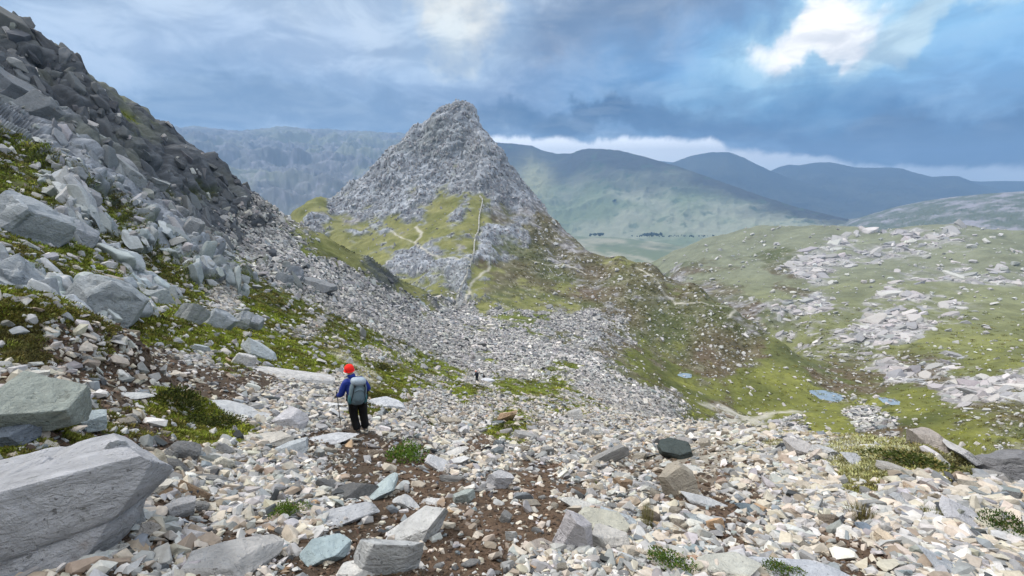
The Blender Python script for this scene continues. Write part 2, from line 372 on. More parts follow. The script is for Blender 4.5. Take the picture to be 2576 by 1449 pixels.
# ---- what grows or lies where: surveyed points, letters are scree, grass, heather, rock, dirt
KEY = 'sghrd'
SEM = """30,130,r 150,220,r 260,320,r 380,400,r 480,430,r 560,490,r 620,535,rs 60,300,r 150,380,r 200,450,r 300,420,r 300,330,rg 400,450,rg 450,520,sgr 500,480,rg
60,450,gh 30,540,g 150,520,rg 100,600,rg 60,640,g 200,600,gr 280,520,rg 340,500,gr 300,600,rsg 400,560,r 450,620,r 380,650,gsr 480,640,rs 560,580,sr 620,600,s 700,620,s 520,700,gr
600,700,ggr 650,760,g 560,760,s 420,720,rg 350,690,srg 280,700,gs 200,660,g 100,650,g 40,620,g 60,720,r 150,780,rg 250,770,r 320,840,g 420,840,g 550,860,g 640,840,g 720,840,sg 800,820,s
850,870,gs 760,780,ggs 850,740,s 700,700,sr 800,700,s 900,780,s 950,850,gs 930,885,s 1000,820,s 1100,850,s 900,700,s 1000,760,s 1180,990,g 1290,965,g 1335,975,g 1390,962,g 1440,1000,gs 1130,935,g 1000,958,g 955,992,g 1262,1080,g 860,905,g 1060,960,gs 1310,940,sg 1420,930,gs 1350,1010,sg 1220,1120,sd 1180,1260,ds 1350,1220,d 1600,1180,ds 1760,1245,d 600,1340,ds 900,1400,d 80,860,g 150,890,ggh 40,830,g 300,890,s 400,900,sd 500,900,s
100,930,hd 150,950,ds 300,960,d 430,970,d 520,960,d 650,960,sd 600,890,gds 750,900,g 850,960,s 960,985,gs 250,1060,dg 330,1100,dg 430,1010,g 500,1060,g 380,1150,d 780,990,s 700,1010,s
500,1200,s 480,1265,ds 330,1290,ds 300,1380,ds 450,1400,ds 600,1300,s 850,1150,ds 900,1170,d 830,1240,s 960,1160,d 1020,1220,d 1060,1205,d 950,1335,d 1100,1350,d 1150,1400,d 1250,1350,d
1200,1440,d 1350,1310,d 1300,1245,sd 1420,1230,ds 1450,1180,s 1350,1175,ds 1700,1190,d 1800,1240,ds 1890,1235,ds 1550,1290,s 1000,1070,s 1200,1060,s 1400,1100,s 1600,1100,s 1600,1210,s 2000,1200,s
2300,1220,s 2500,1250,s 2000,1350,s 2100,1400,sd 2400,1380,s 1700,1330,s 1330,1430,s 700,1220,s 1450,1440,s 1150,1160,s 1250,1140,s 2200,1162,g 2300,1160,g 2400,1150,rg 2500,1130,r 2560,1120,r
1200,1000,s 1100,1000,s 1130,940,sg 1300,968,gs 1380,960,gs 1350,900,s 1300,930,s 1280,860,s 1270,1078,sg 1450,900,s 1500,960,s 1600,1000,s 1700,1060,s 1400,800,s 1420,850,sh 1550,850,sh 1480,800,s
1550,800,hs 1200,960,s 1150,900,s 1500,720,hs 1600,720,h 1550,660,hg 1700,750,hsg 1650,820,h 1750,850,h 1850,850,h 1900,880,hg 1800,920,h 1700,900,hg 1620,900,gh 1600,950,gh 1680,960,g 1780,985,gh
1850,790,hs 1900,830,hs 1880,770,hs 1800,740,hs 1700,690,hs 1950,870,g 1150,300,r 1100,350,r 1200,370,r 1250,430,r 1300,490,r 1100,400,r 1125,395,gr 1050,430,r 1000,420,r 900,500,r 850,520,r
800,560,rs 760,575,sg 740,530,g 790,508,g 1000,480,r 950,530,sgr 1050,500,rs 1100,470,rg 1150,480,r 1200,450,r 1250,470,r 900,575,sg 850,600,g 950,570,gr 1030,535,r 1150,510,g 1160,540,rg
1100,560,g 1000,590,gs 960,610,rg 900,615,g 1080,600,g 1180,560,g 1150,600,gs 1100,640,gr 1020,655,r 1060,665,r 950,650,g 1000,690,gr 1100,690,srg 1150,690,rs 1250,600,rgh 1230,610,r 1300,600,hr
1260,540,hs 1350,560,sh 1400,585,sh 1450,620,sh 1350,620,h 1250,680,hg 1200,740,gs 1250,780,gs 1300,720,hg 1380,690,h 1400,740,hg 1330,800,gs 1180,785,s 1330,530,rs 1380,800,sg 1380,650,hs
2000,600,g 1800,620,g 1700,640,g 1750,670,gh 1900,680,g 1850,700,hg 1950,660,hr 2050,680,r 2100,690,rg 2150,720,g 2300,620,rg 2400,640,gr 2500,620,g 2200,640,rg 2350,680,rg 2500,700,gr 1900,730,g
2000,730,hg 1950,765,rg 2050,775,r 2000,800,rg 2100,790,rg 2150,750,g 2200,820,r 2270,840,r 2100,850,rg 2200,760,gr 2330,760,rg 2450,780,rg 2550,760,g 2450,850,g 2530,880,g 2350,880,g 2280,890,gh
2150,880,rh 2050,900,rg 2100,930,gh 2000,850,gr 1980,950,g 1900,1000,g 1950,1040,g 2050,1050,g 2000,1020,g 2100,1080,g 2180,1060,hs 2000,1075,hs 2080,990,gh 2230,1010,gh 2180,950,hg 2250,940,r
2350,940,rh 2300,1000,g 2350,1030,g 2400,1000,r 2480,980,r 2560,950,r 2450,1040,hg 2550,1040,h 2500,920,g 2560,1000,rh 2400,920,rg 1820,1010,h 1850,1065,hs 1900,1050,gh 1800,1000,g 1860,1020,g 1940,1085,hs 1760,1000,g 1720,975,g 880,640,g 820,605,g 930,680,gr 980,700,gr 1020,715,g 1060,720,gr 1100,725,g 1130,745,gs 900,600,gr 1000,630,g 1050,585,g 1040,520,rg 1000,560,g 1120,600,g 1110,580,g 1180,600,g 1190,520,g 870,560,sg 930,595,g 1220,660,hg 1250,640,hr 1200,690,g 1230,740,hg 1160,730,rg 1210,770,g 1300,680,h 1300,760,gh 1350,750,hg 60,870,g 120,880,g 30,890,gh 170,900,gd 1650,950,gh 1690,990,hs 1560,940,sh 1620,920,g 1480,860,sh 1440,760,hg 1500,740,h 1540,760,hs 1600,790,h 1600,760,hs 1700,800,h 1800,800,h 1780,880,h 40,790,g 210,700,g 330,640,rs 20,470,g 90,490,g 180,560,rg 240,540,g 280,480,r 320,560,rg 110,560,g 400,680,g 500,760,gs 680,760,g 700,790,g 620,740,g 830,840,g 900,860,g 260,850,g 210,870,sg 700,860,g 560,730,rs"""
sp, swt = [], []
for tok in SEM.split():
    u, v, L = tok.split(','); az, ln = hit(float(u), float(v)); t = float(aim(float(u), float(v))[1])
    sp.append((az, t, ln*.13)); swt.append([L.count(c)/len(L) for c in KEY])
sp = np.array(sp, np.float32); swt = np.array(swt, np.float32)
def sem_at(az, t, ln):
    q = np.stack([az, t, ln*.13], -1).reshape(-1, 3).astype(np.float32); out = np.empty((len(q), 5), np.float32)
    for i in range(0, len(q), 50000):
        c = q[i:i+50000]; d2 = (c**2).sum(1)[:, None]+(sp**2).sum(1)[None]-2*c@sp.T
        w = 1/(np.maximum(d2, 0)+.0006)**2.4; w /= w.sum(1, keepdims=True); out[i:i+50000] = w@swt
    return out.reshape(np.shape(az)+(5,))
yy, xx = np.meshgrid(np.arange(0, NR, 2), np.arange(0, NC, 2), indexing='ij')
SW = sem_at(AZM[::2, ::2], TM[::2, ::2], LNM[::2, ::2])
gy, gx = np.meshgrid(np.clip(np.arange(NR)/2, 0, SW.shape[0]-1.001), np.clip(np.arange(NC)/2, 0, SW.shape[1]-1.001), indexing='ij')
W = bil(SW, gy, gx).reshape(-1, 5)
Pf = P0.reshape(-1, 3)
far = np.clip((R1-60)/200, 0, 1)
nz = [lodnoise(Pf*np.array([1,1,1.3],np.float32), R1, .06, .9, seed=11*k+3) for k in range(4)]
nz.append(lodnoise(Pf, R1, .03, .9, seed=90))
nzf = [lodnoise(Pf, R1, .016, .8, seed=200+9*k) for k in range(5)]
for k in range(5): W[:, k] = (W[:, k]+.02)*np.exp(np.array([.8,1.0,1.0,.9,1.1])[k]*nz[k]+.85*nzf[k])
# rock stands out in slanting ribs with turf and debris in the gullies between them
def ribs(dirv, size, mask, seed):
    d = np.array(dirv, np.float32); d /= np.linalg.norm(d); al = Pf @ d; Q = Pf-al[:, None]*d*.74
    out = np.zeros(len(Pf), np.float32); out[mask] = fbm(Q[mask], 1/size, 5, .55, seed, ridge=True); return out
azq = AZM.reshape(-1)
m_mt = (azq < math.radians(17)) & (azq > math.radians(-40)) & (R1 > 255) & (R1 < 760)
m_lf = (azq < math.radians(-2)) & (R1 < 275) & (R1 > 8)
RIB = ribs((-.45, -.45, -.75), 46., m_mt, 61)*m_mt + (ribs((.50, -.25, -.85), 15., m_lf & (R1 > 30), 71)*np.clip((R1-30)/30, 0, 1) + ribs((.50, -.25, -.85), 4.5, m_lf & (R1 <= 60), 81)*np.clip((60-R1)/30, 0, 1))*m_lf
RIB2 = ribs((.42, -.25, -.9), 4.2, m_lf & (R1 > 35), 91)*m_lf*np.clip((R1-35)/25, 0, 1)
rb = np.where(m_mt, np.where(azq < math.radians(-3), 1.0, .6), 1.0)*RIB
W[:, 3] *= np.exp(1.5*rb); W[:, 1] = (W[:, 1]+.09*(m_mt & (azq < math.radians(2)) & (TM.reshape(-1) < .02)))*np.exp(-1.3*rb*(1-.3*m_lf)); W[:, 0] *= np.exp(-.7*rb*m_mt)
W[:, 4] *= np.where(R1 < 12, 1.75, 1.25)
W[:, 3] *= 1-.30*((azq > math.radians(17)) & (R1 > 90))
W[:, 1] = (W[:, 1]+.06*(m_lf & (R1 > 18) & (R1 < 150)))*(1+.45*m_lf*(R1 < 170))
W[:, 2] += .05*((azq > math.radians(17)) & (R1 > 250)); W[:, 0] *= 1-.30*m_lf*(R1 < 120)
W = W**4.0; W /= W.sum(1, keepdims=True)
# steep rock sheds its grass
print('sem', time.time()-T0)
# ---- displacement along the surface normal
dxv = np.gradient(P0, axis=1); dyv = np.gradient(P0, axis=0); N0 = np.cross(dxv, dyv); N0 /= np.maximum(np.linalg.norm(N0, axis=-1, keepdims=True), 1e-9)
N0 = N0*np.where(N0[..., 2:] < 0, -1, 1); N0 = np.stack([blur(N0[..., q], 8) for q in range(3)], -1); N0 /= np.maximum(np.linalg.norm(N0, axis=-1, keepdims=True), 1e-9)
N0 = N0.reshape(-1, 3).astype(np.float32)
def frame(az_deg, tilt_deg, twist=0):
    return Matrix.Rotation(math.radians(az_deg), 3, 'Z') @ Matrix.Rotation(math.radians(tilt_deg), 3, 'Y') @ Matrix.Rotation(math.radians(twist), 3, 'Z')
rock = W[:, 3]; scr = W[:, 0]; grs = W[:, 1]; hea = W[:, 2]; drt = W[:, 4]
D = np.zeros(len(Pf), np.float32); CELLTINT = np.zeros(len(Pf), np.float32); CRACK = np.zeros(len(Pf), np.float32)
left = (AZM.reshape(-1) < math.radians(-2)) & (R1 < 270)
def blocks(mask, size, amp, seed, stretch, rot, crack, tilt=.5, round_=.12):
    idx = np.nonzero(mask)[0]
    if len(idx) == 0: return
    wob = np.stack([vnoise(Pf[idx]/(size*.6), seed+s_) for s_ in (1, 2, 3)], -1)*size*.12
    F1, E, h, off = cells(Pf[idx]+wob, size, seed, stretch, rot)
    k = rock[idx]*np.clip(rock[idx]*1.6, 0, 1)
    e = np.clip(E/.35, 0, 1); edge = 1-np.exp(-E/crack)
    bulge = 1-round_*4*(F1**2)
    d = (h-.35)*.8 + tilt*(off[:, 0]*np.cos(h*40)+off[:, 1]*np.sin(h*40))*.5 + .22*bulge - .34*(1-edge)
    D[idx] += (amp*size*d*k).astype(np.float32)
    CELLTINT[idx] += (h-.5)*k; CRACK[idx] = np.maximum(CRACK[idx], (1-edge)*k)
rk = rock > .08
def grain(longd, nrm):
    z = Vector(longd).normalized(); x = Vector(nrm); x = (x-z*x.dot(z)).normalized(); return Matrix((x, z.cross(x), z)).transposed()
lf = grain((.42, -.25, -.87), (.55, -.2, .7)); pk = grain((-.15, -.5, -.85), (0, -.7, .6))
nl = left & rk
blocks(nl & (R1 > 40), 8.0, .36, 1, (1, 1, .36), lf, .05, 1.0)
blocks(nl & (R1 > 12), 2.8, .38, 2, (1, 1, .38), lf, .05, 1.0)
blocks(nl & (R1 < 130), 1.0, .30, 3, (1, 1, .5), lf, .06, .9)
mt = (~left) & rk & (R1 > 250) & (AZM.reshape(-1) < math.radians(17))
blocks(mt, 30, .13, 4, (1, 1, .35), pk, .05, 1.0); blocks(mt, 10, .19, 5, (1, 1, .35), pk, .07, 1.0); blocks(mt, 4.2, .20, 6, (1, 1, .45), pk, .10, 1.0)
cw = (~left) & rk & (AZM.reshape(-1) >= math.radians(17)) & (R1 > 60)
cf = frame(60, 15, 0)
cw &= R1 < 500; blocks(cw, 16, .09, 7, (1, 1, 1.6), cf, .07, .8); blocks(cw, 5, .12, 8, (1, 1, 1.5), cf, .09, .8)
nr = (~left) & rk & (R1 <= 60); blocks(nr, .7, .25, 9, (1, .5, 1), frame(35, 40, 0), .08)
D += ((RIB-.42*(m_mt | m_lf))*np.where(m_mt, 4.5, np.clip(R1*.019, .05, 2.4))*(.35+.65*rock)).astype(np.float32)
D += ((RIB2-.3)*1.5*rock).astype(np.float32)
D = blur(D.reshape(NR, NC), 1).reshape(-1)
print('blocks', time.time()-T0)
rel = R1*.01
big = lodnoise(Pf, R1, .16, .7, seed=41); med = lodnoise(Pf, R1, .045, .7, seed=52); sml = lodnoise(Pf, R1, .012, .7, seed=63, lam=(.02,.05,.12,.3,.75,1.9,4.7,12))
near = np.clip((R1-2.5)/6, .25, 1)
D += rel*(.55*near*big*(1-.5*drt)*(1+.7*((azq > math.radians(15)) & (R1 > 300))) + med*(.16*scr+.42*grs+.40*hea+.30*rock+.14*drt) + sml*(.10*scr+.16*grs+.20*hea+.34*rock+.10*drt))
# scree reads as heaped stones even where single stones are not placed
D += rel*.10*scr*np.abs(lodnoise(Pf, R1, .008, .6, seed=77, lam=(.02,.05,.12,.3,.75,1.9,4.7,12)))
# the grassy bank at the left edge of the path
def at_uv(u, v):
    az, ln = hit(u, v); r = math.exp(ln); t = float(ground_t(np.array([az]), np.array([ln]))[0])
    return np.array([r*math.sin(az), r*math.cos(az), r*t], np.float32)
def mound(u, v, rad, h, flat=1.0):
    c = at_uv(u, v); d = np.linalg.norm((Pf-c)*np.array([1,1,.6],np.float32), axis=1)/rad
    return h*np.exp(-d**4/flat)
D += mound(90, 870, 1.7, .85) + mound(450, 1020, .55, .18)
P1 = Pf + N0*D[:, None]
P1[:, 2] = P1[:, 2]
for x, y, z, rad, kd in POOLP:
    d = np.hypot(P1[:, 0]-x, P1[:, 1]-y)/rad
    f = np.clip((1.9-d)/.9, 0, 1); f = f*f*(3-2*f); f = np.where(np.abs(R1-math.hypot(x, y)) < rad*3, f, 0)
    sh_ = 1+.35*vnoise(np.stack([P1[:,0]/rad*1.6, P1[:,1]/rad*1.6, P1[:,2]*0], -1), 5+kd)
    P1[:, 2] = P1[:, 2]*(1-f) + f*(z + (-.5 if True else 0)*rad*.10*(sh_-d*.75)*1.2 + 0*z)
print('disp', time.time()-T0)
# ---- colours (plain surface colours; shade and haze painted in where noted)
def lerp(a, b, f): return a*(1-f[:, None])+b*f[:, None]
A3 = lambda *c: np.array(c, np.float32)[None]
azf = AZM.reshape(-1)
v1 = np.clip(lodnoise(Pf, R1, .10, .9, seed=120)*.5+.5, 0, 1); v2 = np.clip(lodnoise(Pf, R1, .02, .8, seed=131)*.5+.5, 0, 1)
v3 = np.clip(lodnoise(Pf, R1, .006, .8, seed=142, lam=(.008,.02,.05,.12,.3,.75,1.9,4.7))*.5+.5, 0, 1)
wh = np.clip(lodnoise(Pf, R1, .0035, .8, seed=155, lam=(.004,.01,.025,.06,.15,.4,1.0,2.4))*.55+.5, 0, 1)
whr = RNG.random(len(Pf)).astype(np.float32)
isleft = left.astype(np.float32); softleft = np.clip((-.25-azf)/.15, 0, 1).astype(np.float32)
peakm = ((~left) & (azf < math.radians(17)) & (R1 > 250)).astype(np.float32)
cwm = np.clip((azf-math.radians(15))/.08, 0, 1)*np.clip((R1-60)/80, 0, 1)
c_rock = lerp(A3(.225,.245,.275)*np.ones_like(Pf), A3(.29,.28,.28), np.clip(peakm*.10+cwm*.95, 0, 1))
c_rock = c_rock*(.62+.42*v2+.36*wh)[:, None]*(1+.45*np.clip(CELLTINT, -.6, .6))[:, None]
c_rock = c_rock*(1-.70*isleft*np.clip((R1-45)/60, 0, 1))[:, None]      # shade of the high left crags, painted into the rock colour
c_rock = lerp(c_rock, A3(.16,.17,.13), np.clip((v1-.62)*2.2, 0, .5)*(1-peakm*.4))
c_rock = lerp(c_rock, A3(.55,.54,.53), np.clip(peakm*(wh > .86)*.7 + cwm*(wh > .8)*.4, 0, 1)*np.clip(v3*1.4, 0, 1))
dark = A3(.050,.060,.014); brt = A3(.150,.180,.025)
c_gras = lerp(dark*np.ones_like(Pf), brt, np.clip((v1*.75+v2*.5-.28)*1.25, 0, 1))
olive = lerp(A3(.115,.125,.035)*np.ones_like(Pf), A3(.235,.225,.095), v2)
c_gras = lerp(c_gras, olive, np.clip(peakm*.85+isleft*np.clip((R1-110)/60, 0, .85), 0, .85))
cg = lerp(lerp(A3(.070,.080,.022)*np.ones_like(Pf), A3(.175,.180,.042), np.clip(v1*1.1, 0, 1)), A3(.17,.18,.12), np.clip((R1-230)/450, 0, 1))  # moor grass pales with distance: haze put into its colour
c_gras = lerp(c_gras, cg*(.8+.4*v2)[:, None], cwm)
c_hea = lerp(A3(.105,.080,.052)*np.ones_like(Pf), A3(.085,.095,.038), np.clip(v1*1.5-.25, 0, 1))
c_hea = lerp(c_hea, A3(.20,.19,.13), np.clip((v2-.55)*1.6, 0, 1)); c_hea = lerp(c_hea, A3(.55,.53,.50), ((wh > .93) & (R1 > 60)).astype(np.float32)*.5)
st = np.clip((v3-.25)*1.7, 0, 1)*.6+wh*.4
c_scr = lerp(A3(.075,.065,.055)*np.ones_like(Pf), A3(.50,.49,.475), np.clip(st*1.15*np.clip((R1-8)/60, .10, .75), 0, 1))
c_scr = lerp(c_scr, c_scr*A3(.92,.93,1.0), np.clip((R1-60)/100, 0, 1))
brown = np.clip((v1-.72)*3, 0, 1); c_scr = lerp(c_scr, A3(.13,.10,.075), brown*.6*np.clip(1-R1/150, 0, 1))
c_drt = lerp(A3(.060,.040,.027)*np.ones_like(Pf), A3(.135,.092,.062), v2*.6+wh*.4)
c_drt = lerp(c_drt, A3(.050,.040,.030), softleft*.6)
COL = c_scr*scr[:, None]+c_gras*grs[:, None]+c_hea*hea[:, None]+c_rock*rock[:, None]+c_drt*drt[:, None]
COL *= (.88+.24*wh)[:, None]
# ---- trodden lines: worn pale gravel
def poly_dist(pts):
    w = [at_uv(u, v) for u, v in pts]; best = np.full(len(Pf), 1e9, np.float32); Q = Pf[:, :2]
    lo = np.min(w, 0)[:2]-25; hi = np.max(w, 0)[:2]+25
    m = np.nonzero(((Q > lo) & (Q < hi)).all(1))[0]; q = Q[m]+np.stack([vnoise(Pf[m]/6, 31), vnoise(Pf[m]/6, 32)], -1)*1.1
    for a, b in zip(w[:-1], w[1:]):
        a2, b2 = a[:2], b[:2]; ab = b2-a2; t = np.clip(((q-a2)@ab)/max(ab@ab, 1e-6), 0, 1)
        best[m] = np.minimum(best[m], np.linalg.norm(q-(a2+t[:, None]*ab), axis=1))
    return best
PATHS = [([(1045,572),(1062,590),(1060,600),(1045,612),(1052,625),(1090,640),(1120,650),(1150,660),(1180,658)], 1.8),
         ([(985,585),(1010,603),(1040,612)], 1.2), ([(1235,668),(1215,690),(1190,710),(1180,735),(1172,770)], 1.3),
         ([(1340,655),(1420,665),(1480,690)], 1.0), ([(1600,672),(1700,765),(1850,780),(1835,800)], 1.1),
         ([(1770,1018),(1830,1030),(1870,1050),(1900,1072),(1935,1095)], 3.2), ([(1840,1045),(1845,1060),(1880,1085),(1905,1098)], 2.6),
         ([(1960,1112),(1925,1080),(1895,1062),(1935,1042),(2010,1038)], 3.2),
         ([(880,890),(900,920),(885,960)], .6)]
PD = np.full(len(Pf), 9., np.float32)
for pts, wd in PATHS: PD = np.minimum(PD, poly_dist(pts)/wd)
pth = np.clip(1.25-PD, 0, 1)*(.55+.6*v2); pth = np.clip(pth, 0, 1)
COL = lerp(COL, A3(.42,.40,.34)*np.ones_like(Pf), pth)
# damp light green lawn round the pools and path on the cwm floor
PG = P1.reshape(NR, NC, 3)
def nrm_grid():
    n = np.cross(np.gradient(PG, axis=1), np.gradient(PG, axis=0)); n /= np.maximum(np.linalg.norm(n, axis=-1, keepdims=True), 1e-9)
    return n*np.where(n[..., 2:] < 0, -1, 1)
NG_ = nrm_grid()
def place(u, v, dv=0):
    """point and normal of the finished ground seen at (u, v)"""
    az, ln = hit(u, v)
    ci = np.interp(az, COL_AZ, np.arange(NC)); c = int(round(ci)); ri = np.interp(ln, LNM[:, c], np.arange(NR))
    return bil(PG, np.array([ri]), np.array([ci]))[0], bil(NG_, np.array([ri]), np.array([ci]))[0]
def ground_at(x, y):
    """height of the finished ground under a point near the camera"""
    az = math.atan2(x, y); r = math.hypot(x, y); ci = float(np.interp(az, COL_AZ, np.arange(NC))); c = int(round(ci))
    ri = float(np.interp(math.log(r), LNM[:, c], np.arange(NR)))
    return float(bil(PG, np.array([ri]), np.array([ci]))[0][2])
print('colour', time.time()-T0)
def mesh_from(name, V, F, col=None, smooth=True, mat=None, attrs=None):
    me = bpy.data.meshes.new(name); F = np.asarray(F, np.int32)
    me.vertices.add(len(V)); me.vertices.foreach_set('co', np.asarray(V, np.float32).ravel())
    k = F.shape[1]; me.loops.add(F.size); me.loops.foreach_set('vertex_index', F.ravel())
    me.polygons.add(len(F)); me.polygons.foreach_set('loop_start', np.arange(0, F.size, k, dtype=np.int32))
    try: me.polygons.foreach_set('loop_total', np.full(len(F), k, np.int32))
    except Exception: pass
    me.polygons.foreach_set('use_smooth', np.full(len(F), smooth))
    if col is not None:
        a = me.color_attributes.new('tint', 'FLOAT_COLOR', 'POINT'); a.data.foreach_set('color', np.concatenate([col, np.ones((len(col), 1))], 1).astype(np.float32).ravel())
    for nm, arr in (attrs or {}).items():
        a = me.attributes.new(nm, 'FLOAT', 'POINT'); a.data.foreach_set('value', np.asarray(arr, np.float32))
    me.update(calc_edges=True); me.validate()
    if mat: me.materials.append(mat)
    return me
def link(name, me, parent=None):
    o = bpy.data.objects.new(name, me); SC.collection.objects.link(o)
    if parent: o.parent = parent
    return o
def structure(o): o['kind'] = 'structure'; return o
def tag(o, label, cat, group=None, kind=None):
    if label: o['label'] = label
    if cat: o['category'] = cat
    if group: o['group'] = group
    if kind: o['kind'] = kind
    return o
def ground_material():
    m = bpy.data.materials.new('ground_surface'); m.use_nodes = True; g = NG(m.node_tree); b = m.node_tree.nodes['Principled BSDF']
    at = g.add('ShaderNodeAttribute', attribute_name='tint'); geo = g.add('ShaderNodeNewGeometry').outputs['Position']
    n1 = g.noise(geo, 9.0, 6, .65); n2 = g.noise(geo, 1.1, 8, .75)
    f = g.m('ADD', g.m('MULTIPLY', g.m('SUBTRACT', n1, .5), 1.0), g.m('MULTIPLY', g.m('SUBTRACT', n2, .5), 1.3))
    col = g.vm('SCALE', at.outputs['Color'], scale=g.m('ADD', 1.0, f))
    g.l.new(col, b.inputs['Base Color']); b.inputs['Roughness'].default_value = .95; b.inputs['Specular IOR Level'].default_value = .15
    bp = g.add('ShaderNodeBump'); bp.inputs['Strength'].default_value = .6; bp.inputs['Distance'].default_value = .04
    g.l.new(g.noise(geo, 22.0, 7, .7), bp.inputs['Height']); g.l.new(bp.outputs[0], b.inputs['Normal'])
    return m
GM = ground_material()
def build_ground():
    i, j = np.meshgrid(np.arange(NR-1), np.arange(NC-1), indexing='ij'); a = (i*NC+j).ravel()
    F = np.stack([a, a+1, a+NC+1, a+NC], 1)
    Rf = R1[a]; Af = azf[a]; Tf = TM.reshape(-1)[a]; Pd = PD[a]
    # line under the left hillside, in azimuth and elevation
    bl = [(0,925),(200,905),(330,885),(640,880),(760,870),(900,880),(1000,880),(1150,800)]
    la, lt = aim([p[0] for p in bl], [p[1] for p in bl])
    own = np.zeros(len(a), np.int8)                                     # 0 scree slope
    own[(Af < la[-1]) & (Tf > np.interp(Af, la, lt)) & (Rf < 275) & (Af > math.radians(-75))] = 1
    own[(Rf >= 255) & (Af < math.radians(16.5)) & (Af > math.radians(-40))] = 2
    own[(Rf > 60) & (Af >= math.radians(16.5)) & (Af < math.radians(80))] = 3
    own[(Pd < 1.1) & (Rf > 12) & (own != 1)] = 4
    own[(np.abs(Af) > math.radians(75)) | ((Rf >= 275) & (Af < math.radians(-30)))] = 5
    for k, nm in enumerate(('scree_slope', 'rocky_hillside', 'mountain', 'moorland', 'footpath', 'ground')):
        f = F[own == k]; u_, inv = np.unique(f, return_inverse=True)
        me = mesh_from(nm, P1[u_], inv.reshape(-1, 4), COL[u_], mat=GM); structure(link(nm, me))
build_ground()
print('ground built', time.time()-T0)
# ------------------------------------------------------------------ far hills
def far_material():
    m = bpy.data.materials.new('far_hill'); m.use_nodes = True; g = NG(m.node_tree); b = m.node_tree.nodes['Principled BSDF']
    at = g.add('ShaderNodeAttribute', attribute_name='tint'); g.l.new(at.outputs['Color'], b.inputs['Base Color'])
    b.inputs['Roughness'].default_value = 1; b.inputs['Specular IOR Level'].default_value = .1
    return m
FM = far_material()
def ridge(name, crest, foot, depth_back=.25, rough=1.0, nc=420, nr=110, shape=1.25, colf=None, seed=0, gully=1.0):
    """a range of hills: crest points (u, v, r), foot line (u, v, r) in front, then down behind"""
    ca, ct = aim([p[0] for p in crest], [p[1] for p in crest]); cr = np.array([p[2] for p in crest], float)
    fa, ft = aim([p[0] for p in foot], [p[1] for p in foot]); fr = np.array([p[2] for p in foot], float)
    az = np.linspace(ca[0], ca[-1], nc); s = np.concatenate([np.linspace(0, 1, nr), 1+np.linspace(0, 1, 14)[1:]])
    AZ, S = np.meshgrid(az, s)
    # smooth interpolation of the crest
    def si(x, xp, fp):
        y = np.interp(x, xp, fp); k = np.hanning(9); k /= k.sum(); return np.convolve(np.pad(y, 4, mode='edge'), k, 'valid')
    CT, CR = si(az, ca, ct), si(az, ca, cr); FT, FR = np.interp(az, fa, ft), np.interp(az, fa, fr)
    cz, fz = CT*CR, FT*FR
    Sf = np.clip(S, 0, 1); Sb = np.clip(S-1, 0, 1)
    r = FR+(CR-FR)*Sf + CR*depth_back*Sb
    z = fz+(cz-fz)*(Sf**shape*(1-.0*Sf)) - (cz-fz)*1.1*Sb**1.3
    P = np.stack([r*np.sin(AZ), r*np.cos(AZ), z], -1).astype(np.float32); Q = P.reshape(-1, 3)
    h = np.abs(cz-fz).mean()
    n = fbm(Q*np.array([1,1,.35],np.float32), 5/h/2, 6, .55, seed, ridge=True)
    n2 = fbm(Q, 14/h, 4, .6, seed+5)
    amp = (np.sin(np.clip(Sf, 0, 1)*math.pi)**.7*.9+.04).reshape(-1)*h*.10*rough
    Q[:, 2] += amp*n*gully + n2*h*.010*rough
    col = colf(Q, Sf.reshape(-1), AZ.reshape(-1), n, n2)
    nrr, ncc = S.shape; i, j = np.meshgrid(np.arange(nrr-1), np.arange(ncc-1), indexing='ij'); a = (i*ncc+j).ravel()
    me = mesh_from(name, Q, np.stack([a, a+1, a+ncc+1, a+ncc], 1), col, mat=FM)
    return structure(link(name, me))
def two(a, b, lo, hi, noise_scale, seed):
    def f(Q, S, az, n, n2):
        k = np.clip((fbm(Q, noise_scale, 6, .6, seed)-lo)/(hi-lo), 0, 1)
        return lerp(A3(*a)*np.ones_like(Q), A3(*b), k)
    return f
def far_left(Q, S, az, n, n2):
    k = np.clip((fbm(Q*np.array([1,1,.4],np.float32), 1/60., 6, .65, 3)-.05)*3, 0, 1)
    base = lerp(A3(.11,.115,.12)*np.ones_like(Q), A3(.15,.16,.13), np.clip(fbm(Q, 1/400., 4, .5, 9)*2+.3, 0, 1))
    return lerp(base*1.25, A3(.30,.29,.34), k*.55)
def slope_green(Q, S, az, n, n2):
    f1 = np.clip(fbm(Q*np.array([1,1,2.],np.float32), 1/500., 6, .6, 21)*2+.5, 0, 1)
    up = np.clip((S-.50)*2.6+fbm(Q, 1/600., 4, .55, 8)*.9, 0, 1)
    c = lerp(A3(.17,.205,.12)*np.ones_like(Q), A3(.28,.29,.21), f1); c = lerp(c, A3(.050,.050,.050), up)
    sp_ = np.clip((fbm(Q, 1/90., 4, .6, 33)-.25)*5, 0, 1); c = lerp(c, A3(.05,.09,.05), sp_*.6)
    # tawny spur at the left end
    tw = np.exp(-(((az-aim(1345, 430)[0])/.035)**2+((S-.62)/.22)**2)); return lerp(c, A3(.34,.33,.18), np.clip(tw*1.2, 0, 1)*.8)
